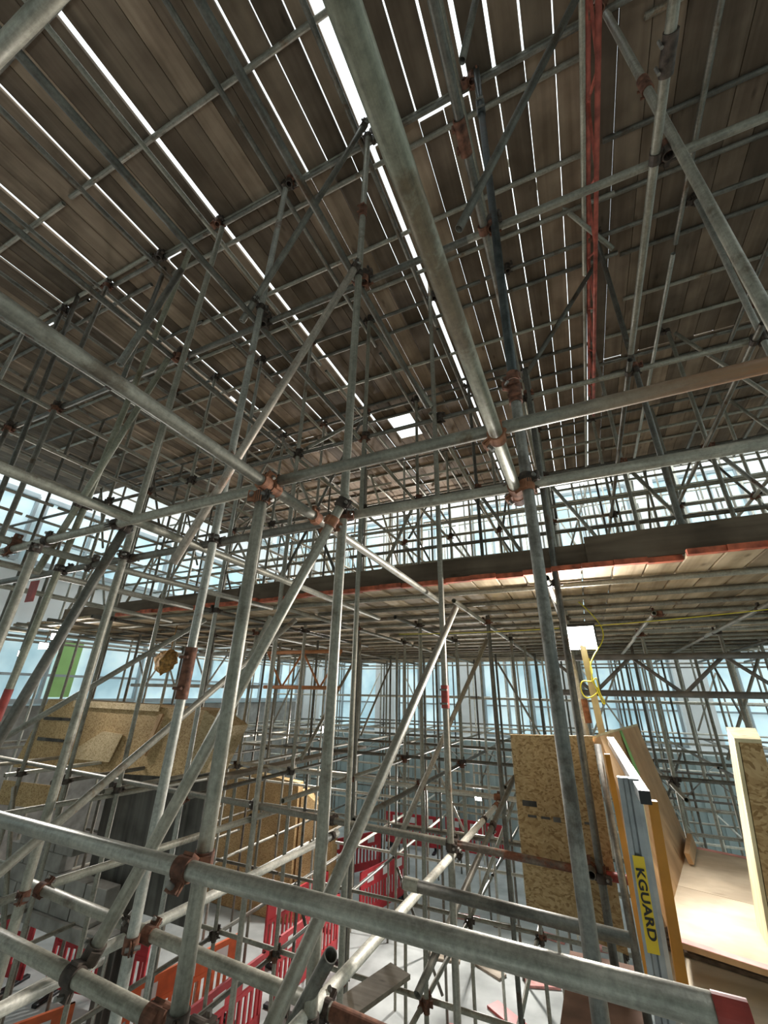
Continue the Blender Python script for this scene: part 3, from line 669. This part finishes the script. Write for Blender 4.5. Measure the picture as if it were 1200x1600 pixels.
# ------------------------------------------------------------------ lattice beams
def lattice(name, p, q, up, h, n, mat, label, r=.024, mats=None):
    p, q, up = Vector(p), Vector(q), Vector(up); root = empty(name, p); tag(root, label, 'lattice beam')
    inv = Matrix.Translation(-p)
    for k, o in enumerate((Vector((0, 0, 0)), up*h)):
        bm = bmesh.new(); rod(bm, p+o-p, q+o-p, r, 12); link('chord', bm_mesh(bm, 'chord', True), mat, root)
    d = (q-p)/n
    for k in range(n):
        a = d*k; b = d*(k+1); lo, hi = (a, b+up*h) if k % 2 else (a+up*h, b)
        bm = bmesh.new(); rod(bm, lo, hi, r*.6, 8); link('web_bar', bm_mesh(bm, 'web_bar', True), mats or mat, root)
    return root
lattice('ladder_beam', V(.765, 1.55, 4.22), V(.775, 6.4, 4.22), (0, 0, 1), .40, 13, 'redbeam', 'red painted ladder beam hanging under the roof planks, right of centre', .021)
lattice('lattice_beam', V(-.35, 5.5, .04), V(3.0, 5.5, .04), (0, 0, 1), .37, 8, 'darktruss', 'dull lattice beam close under the deck at the right, behind the lamp post', .032)
lattice('lattice_beam', V(-7.6, 5.5, .05), V(-4.65, 5.5, .05), (0, 0, 1), .5, 8, 'truss', 'white lattice beam at left above the big particle board box', .026)
lattice('lattice_beam', V(-4.55, 5.5, .05), V(-3.2, 5.5, .05), (0, 0, 1), .5, 4, 'orangetruss', 'short orange lattice beam next to the white one', .026)
lattice('lattice_beam', V(-9.5, 13.2, -1.75), V(2.5, 13.2, -1.75), (0, 0, 1), .4, 22, 'truss', 'long pale lattice beam low in front of the grey cladding', .02)
lattice('lattice_beam', V(1.0, 12.4, -2.0), V(7.0, 12.4, -2.0), (0, 0, 1), .5, 11, 'darktruss', 'dark low lattice beam at the right behind the walkway', .022)

# ------------------------------------------------------------------ ply walkway and particle board corner at the right
o = slab('particle_board', [V(-.60, 3.70, -1.345), V(-.02, 3.70, -1.44), V(-.02, 3.70, -.26), V(-.60, 3.70, -.28)], (0, .018, 0), 'osb')
tag(o, 'upright particle board panel in front of the walkway, beneath the flood lamp', 'board panel')
for (xa, xb, za, zb) in ((-.56, -.46, -.735, -.70), (-.53, -.47, -.80, -.785), (-.44, -.38, -.80, -.785), (-.36, -.31, -.81, -.78), (-.26, -.245, -.80, -.75), (-.24, -.20, -.785, -.77), (-.16, -.08, -.80, -.785)):
    bm = bmesh.new(); box(bm, (xa, 3.6985, za+H), (xb, 3.6999, zb+H)); link('stamp_mark', bm_mesh(bm, 'stamp'), 'stain', o)
pw = empty('walkway_side_panel', V(.02, 3.7, -.26)); tag(pw, 'tall plywood side panel of the walkway with a green paint stripe', 'panel')
def under(parent, o):
    o.parent = parent; o.matrix_parent_inverse = Matrix.Translation(-parent.location); return o
A_, B_, C_, D_ = V(.03, 3.72, -.26), V(.36, 4.7, -.23), V(.545, 4.7, -1.06), V(.18, 3.1, -1.06)
n_ = (B_-A_).cross(D_-A_).normalized()
if n_.x > 0: n_ = -n_
under(pw, slab('panel', [A_, B_, C_, D_], n_*.06, 'plywall'))
up_ = (A_-D_).normalized()*0
def onp(s, t): return (A_*(1-s)+B_*s)*(1-t)+(D_*(1-s)+C_*s)*t
under(pw, slab('green_stripe', [onp(.46, .0)-n_*.002, onp(.52, .0)-n_*.002, onp(.52, .36)-n_*.002, onp(.46, .36)-n_*.002], n_*.0015, 'green'))
under(pw, slab('top_rail', [A_+Vector((.0, 0, .001)), B_+Vector((.0, 0, .001)), B_+n_*.10+Vector((0, 0, .001)), A_+n_*.12+Vector((0, 0, .001))], (0, 0, .016), 'timber'))
o = slab('wooden_cleat', [V(.455, 4.15, -1.05), V(.555, 4.62, -1.05), V(.54, 4.62, -.97), V(.44, 4.15, -.99)], (.03, -.006, 0), 'plywall'); tag(o, 'small wooden cleat at the foot of the plywood side panel', 'timber')
fl = empty('walkway_floor', V(.4, 3.7, -1.06)); tag(fl, 'bright plywood floor of the walkway with pink sprayed edges', 'plywood floor')
fq = [V(.20, 2.97, -1.06), V(.92, 2.76, -1.06), V(1.10, 4.50, -1.06), V(.41, 4.71, -1.06)]
mid = lambda a, b, t: a*(1-t)+b*t
ML, MR = mid(fq[0], fq[3], .44), mid(fq[1], fq[2], .44)
under(fl, slab('sheet', [fq[0], fq[1], MR-Vector((0, .004, 0)), ML-Vector((0, .004, 0))], (0, 0, -.022), 'ply'))
under(fl, slab('sheet', [ML, MR, fq[2], fq[3]], (0, 0, -.022), 'ply'))
up = Vector((0, 0, .0015))
for a, b, ins in ((fq[0], fq[1], Vector((0, .05, 0))), (fq[2], fq[3], Vector((0, -.06, 0)))):
    under(fl, slab('sprayed_edge', [a+up, b+up, b+ins+up, a+ins+up], (0, 0, -.001), 'pinkpaint'))
under(fl, slab('sprayed_edge', [fq[0]-Vector((0, .002, 0)), fq[1]-Vector((0, .002, 0)), fq[1]-Vector((0, .002, .022)), fq[0]-Vector((0, .002, .022))], (0, .0015, 0), 'plywall'))
o = slab('lower_plywood', [V(.14, 1.6, -1.215), V(1.2, 1.4, -1.215), V(1.3, 3.10, -1.215), V(.16, 3.42, -1.215)], (0, 0, -.03), 'ply'); tag(o, 'lower plywood sheet in the bottom right corner, below the walkway floor', 'plywood floor')
bm = bmesh.new()
for k in range(190):
    s = cr.random(); p = mid(V(.2, 3.36, -1.185), V(.95, 3.16, -1.185), s)+Vector((cr.uniform(-.03, .03), cr.uniform(-.06, .10), cr.uniform(-.008, .006)))
    bmesh.ops.create_icosphere(bm, subdivisions=1, radius=cr.uniform(.006, .02), matrix=Matrix.Translation(p) @ Matrix.Diagonal((1, 1.2, .7, 1)) @ Matrix.Rotation(cr.uniform(0, 3), 4, 'X'))
o = link('rubble', bm_mesh(bm, 'rubble'), 'dirt'); o['kind'] = 'stuff'; tag(o, 'brown rubble and chips in the slot below the walkway floor', 'rubble')
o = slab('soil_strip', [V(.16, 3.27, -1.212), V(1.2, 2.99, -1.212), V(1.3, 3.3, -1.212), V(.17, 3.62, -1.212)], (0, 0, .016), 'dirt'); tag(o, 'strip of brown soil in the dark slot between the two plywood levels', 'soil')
# right-hand upright box of the walkway
f = [V(.578, 2.93, -1.02), V(.735, 2.93, -1.02), V(.755, 2.93, -.20), V(.665, 2.93, -.20)]
bk = [V(.62, 3.30, -1.05), V(.80, 3.30, -1.05), V(.83, 3.25, -.165), V(.715, 3.25, -.165)]
rb = empty('walkway_end_box', V(.6, 2.93, -1.0)); tag(rb, 'narrow particle board end box with pale plywood edge at the right of the walkway', 'panel')
under(rb, hexa('board', f+bk, 'osb'))
under(rb, slab('plywood_edge', [f[0]+Vector((-.004, -.003, 0)), f[3]+Vector((-.004, -.003, 0)), bk[3]+Vector((-.004, 0, 0)), bk[0]+Vector((-.004, 0, 0))], (-.016, 0, 0), 'timber'))
under(rb, slab('top_cover', [f[3]+Vector((-.02, -.01, .001)), f[2]+Vector((0, -.01, .001)), bk[2]+Vector((0, 0, .001)), bk[3]+Vector((-.02, 0, .001))], (0, 0, .018), 'timber'))
# guard post with its sticker
gp = empty('guard_post', V(.085, 2.6, -1.3)); tag(gp, 'grey fluted guard post with a yellow lettered sticker beside the walkway', 'guard post')
bm = bmesh.new(); tp, bt = V(.112, 2.6, -.355), V(.085, 2.6, -1.35); wx = .045
prof = [(-wx, 0), (-wx*.55, -.004), (-wx*.4, .012), (-wx*.05, .012), (wx*.1, -.004), (wx*.6, -.004), (wx, .004), (wx, .05), (-wx, .05)]
A = [bm.verts.new((tp.x+u-gp.location.x, 2.6+v-2.6, tp.z-gp.location.z)) for u, v in prof]; B = [bm.verts.new((bt.x+u-gp.location.x, v, bt.z-gp.location.z)) for u, v in prof]
for k in range(len(prof)): bm.faces.new((A[k], A[(k+1) % len(prof)], B[(k+1) % len(prof)], B[k]))
bm.faces.new(A); bm.faces.new(B[::-1]); link('post', bm_mesh(bm, 'post'), 'postgrey', gp)
def gpt(u, z, dy=-.006):
    t = (z-tp.z+H)/(bt.z-tp.z); return Vector((tp.x+(bt.x-tp.x)*((z+H-tp.z)/(bt.z-tp.z))+u, 2.6+dy, z+H))
st = under(gp, slab('sticker', [gpt(-.034, -.985, -.0055), gpt(.012, -.985, -.0055), gpt(.012, -.655, -.0055), gpt(-.034, -.655, -.0055)], (0, .0015, 0), 'yellow'))
fc = bpy.data.curves.new('lettering', 'FONT'); fc.body = 'KGUARD'; fc.size = .052; fc.align_x = 'CENTER'; fc.align_y = 'CENTER'; fc.extrude = .0006; fc.materials.append(M['blackcap']); fc.space_character = 1.05; fc.offset = .0014
fo = to_mesh(bpy.data.objects.new('lettering', fc), 'lettering')
fo.matrix_world = Matrix.Translation(gpt(-.0105, -.82, -.0072)) @ Matrix.Rotation(math.pi/2, 4, 'X') @ Matrix.Rotation(-math.pi/2, 4, 'Z') @ Matrix.Diagonal((1.12, .86, 1, 1))
fo.parent = gp; fo.matrix_parent_inverse = Matrix.Translation(-gp.location)
# boards and steel beside the post
def strip(name, mat, p, q, wx, dy, label, cat):
    p, q = V(*p), V(*q)
    o = hexa(name, [p+Vector((-wx/2, 0, 0)), p+Vector((wx/2, 0, 0)), q+Vector((wx/2, 0, 0)), q+Vector((-wx/2, 0, 0)), p+Vector((-wx/2, dy, 0)), p+Vector((wx/2, dy, 0)), q+Vector((wx/2, dy, 0)), q+Vector((-wx/2, dy, 0))], mat)
    return tag(o, label, cat)
strip('formwork_board', 'yellowply', (.165, 2.68, -1.35), (.205, 2.72, -.46), .042, .05, 'orange yellow board on edge right of the guard post', 'board')
strip('plywood_strip', 'timber', (.118, 2.67, -1.35), (.158, 2.68, -.42), .014, .05, 'pale plywood edge between the guard post and the orange yellow board', 'board')
strip('timber_strip', 'yellowply', (.055, 2.9, -1.2), (.05, 3.3, -.33), .03, .04, 'narrow orange timber strip left of the guard post', 'board')
strip('timber_edge', 'timber', (.030, 3.30, -1.0), (.012, 3.55, -.30), .012, .03, 'thin pale timber edge along the particle board corner', 'board')
bm = bmesh.new(); rod(bm, V(.022, 3.0, -1.497), V(.005, 3.42, -.29), .020, 14); o = link('corner_post', bm_mesh(bm, 'corner_post', True), 'dark'); tag(o, 'dark steel corner post at the edge of the particle board panel', 'post')
hp, hq = V(.095, 3.70, -.285), V(.158, 2.45, -.40); d = (hq-hp).normalized()
hr = empty('handrail', hp); tag(hr, 'white square aluminium handrail with a black end cap, sloping beside the plywood panel', 'handrail')
mt = d.to_track_quat('Y', 'Z').to_matrix().to_4x4()
bm = bmesh.new(); box(bm, (-.021, 0, -.025), (.021, (hq-hp).length, .025), mt); link('rail', bm_mesh(bm, 'rail'), 'alu', hr)
bm = bmesh.new(); L_ = (hq-hp).length; box(bm, (-.022, L_, -.026), (.022, L_+.012, .026), mt); link('end_cap', bm_mesh(bm, 'end_cap'), 'blackcap', hr)
o = slab('brown_sheet', [V(-.40, 2.55, -1.52), V(.055, 2.55, -1.50), V(.03, 3.75, -1.50), V(-.36, 3.75, -1.50)], (0, 0, -.03), 'brownsheet'); tag(o, 'dark brown sheet lying at the foot of the particle board panel', 'sheet')
o = slab('brown_sheet', [V(-.36, 1.5, -1.62), V(.10, 1.5, -1.62), V(.06, 2.52, -1.56), V(-.37, 2.52, -1.56)], (0, 0, -.03), 'brownsheet'); tag(o, 'lighter brown sheet at the bottom edge, below the guard rail', 'sheet')

# ------------------------------------------------------------------ flood lamps
def flood(name, loc, aim, size, power, label, mat='lampsmall', spread=2.6, hang=None):
    loc = Vector(loc); root = empty(name, loc); tag(root, label, 'flood lamp')
    q = (Vector(aim)-loc).to_track_quat('-Z', 'Y'); root.rotation_euler = q.to_euler(); s = size/2
    bm = bmesh.new(); box(bm, (-s, -s*.75, .006), (s, s*.75, s*.5)); box(bm, (-s*1.1, -s*.85, -.002), (s*1.1, -s*.75, s*.5)); box(bm, (-s*1.1, s*.75, -.002), (s*1.1, s*.85, s*.5))
    box(bm, (-s*1.1, -s*.75, -.002), (-s, s*.75, s*.5)); box(bm, (s, -s*.75, -.002), (s*1.1, s*.75, s*.5)); link('housing', bm_mesh(bm, 'housing'), 'blackcap', root)
    bm = bmesh.new(); box(bm, (-s, -s*.75, .0), (s, s*.75, .005)); link('lamp_glass', bm_mesh(bm, 'lamp_glass'), mat, root)
    if hang is not None:
        bm = bmesh.new(); rod(bm, (0, 0, .02), q.to_matrix().inverted() @ (Vector(hang)-loc), .012, 8); link('bracket', bm_mesh(bm, 'bracket'), 'dark', root)
    d = bpy.data.lights.new('flood', 'AREA'); d.shape = 'RECTANGLE'; d.size = size*.95; d.size_y = size*.7; d.energy = power; d.color = (1, .97, .92); d.spread = spread
    l = bpy.data.objects.new('flood_light', d); C.objects.link(l); l.parent = root; l.location = (0, 0, -.006)
    return root
flood('flood_lamp', V(0, 4.461, 0.5106), V(-.35, .6, -.9), .28, 48, 'glaring work lamp on the yellow post under the deck edge', 'lamp', 2.25)
ps = hexa('lamp_post', [V(0.08062, 4.483, -1.397), V(0.1397, 4.483, -1.397), V(0.04837, 4.483, 0.4515), V(-0.005375, 4.483, 0.4515), V(0.08062, 4.526, -1.397), V(0.1397, 4.526, -1.397), V(0.04837, 4.526, 0.4515), V(-0.005375, 4.526, 0.4515)], 'timber')
tag(ps, 'pale yellow timber post holding up the glaring work lamp', 'post')
o = cable('power_cable', [V(.06, 4.55, .33), V(.055, 4.5, .28), V(0.07525, 4.44, 0.215), V(0.03225, 4.407, 0.129), V(0.1075, 4.429, 0.05375), V(0.03225, 4.407, 0), V(-0.03225, 4.397, -0.0215), V(-0.0645, 4.407, 0.0645), V(-0.03225, 4.407, 0.1505), V(0.05375, 4.418, 0.1075), V(0.09675, 4.418, 0.1935), V(0.086, 4.429, 0.0215), V(0.129, 4.407, -0.03225), V(0.1075, 4.407, -0.086), V(0.0645, 4.418, 0.1075), V(0.043, 4.429, 0.2365), V(0.09675, 4.429, 0.3548), V(0.215, 4.515, 0.4838), V(0.2365, 4.622, 0.645), V(0.1075, 4.73, 0.8385), V(0.05375, 4.73, 0.903)], .0055, 'cable')
tag(o, 'yellow cable looped around the lamp post', 'cable')
o = cable('string_line', [V(-2.0, 4.8, .66), V(-.9, 4.9, .64), V(.3, 5.0, .67), V(1.6, 4.6, .72)], .004, 'cable'); tag(o, 'thin yellow line strung under the deck planks', 'cable')
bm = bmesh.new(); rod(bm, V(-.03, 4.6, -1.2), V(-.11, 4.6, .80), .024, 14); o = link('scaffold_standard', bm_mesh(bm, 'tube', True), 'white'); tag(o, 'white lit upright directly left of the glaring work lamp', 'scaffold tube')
sleeve(V(-.045, 4.6, -.12), Vector((.04, 0, -1)), 'orange_rust', 'orange coupler on the white lit upright near the lamp post', .2)
flood('flood_lamp', V(-7.7, 4.05, .74), V(-5, 1, -.5), .13, 25, 'upper of two small bright lamps under the deck at far left', hang=V(-7.7, 4.08, .945))
flood('flood_lamp', V(-7.95, 4.05, .60), V(-5, 1, -.5), .13, 25, 'lower of two small bright lamps under the deck at far left', hang=V(-7.95, 4.08, .945))
flood('flood_lamp', V(-8.6, 4.1, .50), V(-6, 1, -.5), .12, 20, 'small bright lamp at the left edge above the glazing', hang=V(-8.58, 4.12, .945))
flood('flood_lamp', V(-2.95, 12.35, -2.4), V(-2.5, 4, -4.5), .16, 120, 'small bright lamp low in front of the grey cladding', hang=V(XI(3), YJ(6), -2.3))
flood('flood_lamp', V(-9.6, 11.2, 2.6), V(-4, 3, 1.0), .16, 60, 'bright lamp above the deck behind the left clamps', hang=V(XI(10), YJ(5), 2.6))
flood('flood_lamp', V(-6.1, 10.5, 3.2), V(-3, 3, 1.5), .16, 60, 'bright lamp above the deck between the central uprights', hang=V(XI(6), YJ(5), 3.2))
flood('flood_lamp', V(-3.6, 10.3, 3.75), V(-2, 3, 3.5), .12, 40, 'small lamp high above the deck in the centre', hang=V(XI(4), YJ(5), 3.75))
flood('flood_lamp', V(-6.6, 10.6, -.9), V(-6, 6, -4.9), .2, 110, 'added fill lamp over the barrier corridor, hung on the far uprights', hang=V(XI(7), YJ(5), -.9))  # fill lamp added to brighten the barrier corridor

# ------------------------------------------------------------------ particle board boxes and masonry at the left
bx = empty('board_box', V(-7.0, 4.6, -1.2)); tag(bx, 'large particle board box behind the uprights at left, below the glazing', 'board box')
face = [V(-8.75, 4.6, -1.22), V(-4.95, 4.6, -1.05), V(-4.75, 4.6, -.26), V(-8.35, 4.6, -.20)]
under(bx, slab('front_board', face, (0, .6, 0), 'osb'))
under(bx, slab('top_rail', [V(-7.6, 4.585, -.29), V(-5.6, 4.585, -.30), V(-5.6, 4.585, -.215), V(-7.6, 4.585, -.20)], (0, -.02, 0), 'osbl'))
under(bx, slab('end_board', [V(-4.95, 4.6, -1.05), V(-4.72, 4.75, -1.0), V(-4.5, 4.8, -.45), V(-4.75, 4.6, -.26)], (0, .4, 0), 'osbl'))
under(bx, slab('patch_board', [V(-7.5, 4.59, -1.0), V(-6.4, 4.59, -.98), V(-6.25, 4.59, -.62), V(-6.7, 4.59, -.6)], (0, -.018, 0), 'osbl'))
under(bx, slab('batten', [V(-5.75, 4.585, -.85), V(-5.68, 4.585, -.85), V(-5.5, 4.585, -.33), V(-5.57, 4.585, -.33)], (0, -.025, 0), 'plywall'))
for z in (-.48, -.78): under(bx, slab('dark_gap', [V(-8.3, 4.592, z-.03), V(-7.6, 4.592, z-.02), V(-7.6, 4.592, z+.02), V(-8.3, 4.592, z+.02)], (0, -.006, 0), 'stain'))
o = slab('lower_board', [V(-8.3, 4.3, -1.62), V(-6.9, 4.3, -1.55), V(-6.9, 4.3, -1.28), V(-8.3, 4.3, -1.32)], (0, .02, 0), 'osb'); tag(o, 'low strip of particle board below the big box at the left edge', 'board panel')
o = slab('stained_wall', [V(-7.0, 5.1, -2.7), V(-5.0, 5.1, -2.7), V(-5.0, 5.1, -1.08), V(-7.0, 5.1, -1.15)], (0, .15, 0), 'stain'); tag(o, 'black stained boarded wall below the big particle board box', 'wall panel')
o = slab('board_enclosure', [V(-10.2, 10.4, -4.89), V(-7.1, 10.4, -4.89), V(-7.1, 10.4, -2.15), V(-10.2, 10.4, -1.9)], (0, .22, 0), 'osb'); tag(o, 'tall particle board enclosure standing behind the barriers', 'board box')
o = slab('board_enclosure', [V(-7.05, 10.5, -4.89), V(-6.5, 11.2, -4.89), V(-6.5, 11.2, -3.0), V(-7.05, 10.5, -2.3)], (.0, .3, 0), 'osb'); tag(o, 'angled particle board panel at the right end of the tall enclosure', 'board box')
o = slab('concrete_beam', [V(-8.6, 4.75, -3.0), V(-5.9, 4.75, -3.0), V(-5.9, 5.05, -3.0), V(-8.6, 5.05, -3.0)], (0, 0, .14), 'block'); tag(o, 'grey concrete beam under the block courses at lower left', 'beam')
bm = bmesh.new(); box(bm, (-.21, -.1, 0), (.21, .1, .21)); BLK = bm_mesh(bm, 'block', False, .006)
for b in range(4):
    for a in range(5 if b < 2 else 3):
        o = link('concrete_block', BLK, 'block'); o.location = V(-8.3+a*.44+(.2 if b % 2 else 0), 4.9, -2.855+b*.215)
        tag(o, 'concrete block, %s from the left in the %s course of the low wall' % (ordn(a+1), ordn(b+1)), 'block', 'blocks of the low wall at lower left')
bm = bmesh.new()
for lo, hi in (((-.13, -.13, 0), (.13, -.11, 3.9)), ((-.13, .11, 0), (.13, .13, 3.9)), ((-.012, -.11, 0), (.012, .11, 3.9))): box(bm, lo, hi)
for x in (-6.62,):
    o = link('steel_stanchion', bm_mesh(bm, 'stanchion'), 'stain'); o.location = (x, 5.55, 0); tag(o, 'dark steel stanchion under the black stained wall', 'steel post')
# planks
o = hexa('walk_plank', [V(-4.42, 4.5, -1.02), V(-4.2, 4.5, -1.02), V(-4.2, 8.4, -1.02), V(-4.42, 8.4, -1.02), V(-4.42, 4.5, -.98), V(-4.2, 4.5, -.98), V(-4.2, 8.4, -.98), V(-4.42, 8.4, -.98)], 'plank'); tag(o, 'grey wooden plank lying on tubes in the centre distance', 'plank')
o = hexa('loose_plank', [V(-2.72, 4.6, -2.74), V(-2.45, 4.55, -2.74), V(-2.15, 5.5, -2.74), V(-2.42, 5.6, -2.74), V(-2.72, 4.6, -2.70), V(-2.45, 4.55, -2.70), V(-2.15, 5.5, -2.70), V(-2.42, 5.6, -2.70)], 'plank'); tag(o, 'short brown plank end resting on low tubes at bottom centre', 'plank')

# ------------------------------------------------------------------ barriers on the floor
def barrier_meshes():
    bm = bmesh.new()
    for x in (-.98, .92): box(bm, (x, -.02, .12), (x+.06, .02, 1.0))
    box(bm, (-.98, -.022, .94), (.98, .022, 1.0)); box(bm, (-.98, -.018, .66), (.98, .018, .72)); box(bm, (-.98, -.02, .12), (.98, .02, .30))
    for k in range(15):
        x = -.86+k*.1215; box(bm, (x, -.014, .30), (x+.05, .014, .66))
    box(bm, (-.92, -.012, .72), (.92, .012, .94))
    frame = bm_mesh(bm, 'barrier_frame', False)
    bm = bmesh.new(); box(bm, (0, -.0145, .745), (.24, .0145, .915))
    strip_ = bm_mesh(bm, 'reflective_strip')
    bm = bmesh.new(); box(bm, (-.05, -.3, 0), (.05, .3, .05)); box(bm, (-.03, -.03, .05), (.03, .03, .14)); foot = bm_mesh(bm, 'foot', False, .008)
    return frame, strip_, foot
BF, BS, BFT = barrier_meshes()
def barrier(x, y, rz, mat, label):
    o = link('safety_barrier', BF, mat); o.location = (x, y, .0); o.rotation_euler = (0, 0, rz)
    tag(o, label, 'safety barrier', 'plastic safety barriers on the concrete floor')
    for s in (-.72, -.1, .5):
        f = link('reflective_strip', BS, 'strip', o); f.location = (s, 0, 0)
    for s in (-.8, .8):
        f = link('foot', BFT, 'blackcap', o); f.location = (s, 0, 0)
D90 = math.pi/2
for (x, y, a, m, l) in [
    (-5.34, 11.95, 78, 'barred', 'red barrier farthest back in the corridor line, beside white concrete'),
    (-5.48, 8.85, 88, 'barred', 'red barrier in the middle of the corridor line, round corner toward the viewer'),
    (-5.47, 6.45, 88, 'barred', 'red barrier nearest the bottom edge in the corridor line'),
    (-6.38, 9.75, 84, 'barred', 'red barrier just behind the corridor line'),
    (-6.4, 6.75, 79, 'baror', 'orange barrier below the second bottom left pipe'),
    (-8.45, 6.75, 11, 'barred', 'dark red barrier at lower left beneath the concrete blocks'),
    (-10.9, 6.3, 10, 'barred', 'dark red barrier at the far left edge of the floor'),
    (-7.35, 4.45, 66, 'baror', 'orange barrier in the bottom left corner'),
    (-6.3, 16.4, 4, 'barred', 'far red barrier left of the bright receding pipe'),
    (-4.2, 16.6, -4, 'barred', 'far red barrier right of the bright receding pipe'),
    (-7.0, 13.35, 60, 'barred', 'red barrier turned across the far corridor')]:
    barrier(x, y, math.radians(a), m, l)
# sole boards and clutter on the floor
bm = bmesh.new(); box(bm, (-.30, -.11, 0), (.30, .11, .04)); SB = bm_mesh(bm, 'sole_board', False, .004)
k = 0
for (i, j) in [(1, 2), (3, 4), (2, 4), (1, 3), (2, 5), (3, 5), (1, 5), (2, 6), (4, 5), (1, 6), (4, 6), (3, 6)]:
    o = link('sole_board', SB, 'pinkpaint' if k % 3 != 2 else 'plank'); o.location = (XI(i)+cr.uniform(-.02, .02)+.34, YJ(j)+cr.uniform(-.02, .02)+.02, 0); o.rotation_euler = (0, 0, cr.uniform(-.5, .5)); k += 1
    tag(o, '%s sole board on the concrete, %s row back, %s' % ('pinkish' if (k-1) % 3 != 2 else 'grey', ordn(j+1), colname(i)), 'sole board', 'sole boards on the floor')
o = link('offcut', SB, 'redpaint'); o.location = (-2.0, 9.6, 0); o.rotation_euler = (0, 0, -.6); o.scale = (1.3, 1.2, 1); tag(o, 'red stained plank offcut lying on the concrete below the guard rail', 'plank')
o = cable('hose_coil', [V(-3.3+.17*math.cos(a*.7), 7.9+.17*math.sin(a*.7), -4.86+.004*a) for a in range(26)], .012, 'blackcap'); tag(o, 'coiled dark hose on the floor at bottom centre', 'hose')
bm = bmesh.new(); bmesh.ops.create_icosphere(bm, subdivisions=3, radius=.2)
for v in bm.verts:
    t = (v.co.z+.2)/.4; k = .35+.75*t*(1.25-t)*2
    v.co = Vector((v.co.x*k*1.1+.10*(t-.5)+cr.uniform(-.02, .02), v.co.y*k*.6+cr.uniform(-.02, .02), v.co.z*.9+cr.uniform(-.02, .02)))
nb_ = link('netting_bundle', bm_mesh(bm, 'netting'), 'amber'); nb_.location = V(-5.62, 4.52, .36); tag(nb_, 'amber bundle of netting hanging under the deck at left', 'bundle')
bm = bmesh.new(); rod(bm, (.05, 0, .12), (.08, 0, .585), .008, 6); link('rope', bm_mesh(bm, 'rope'), 'amber', nb_)
o = slab('red_tag', [V(-4.05, 1.82, .62), V(-3.93, 1.82, .62), V(-3.90, 1.80, .785), V(-4.02, 1.80, .785)], (0, .004, 0), 'redpaint'); tag(o, 'small red sign tied to a tube at the left edge', 'sign')
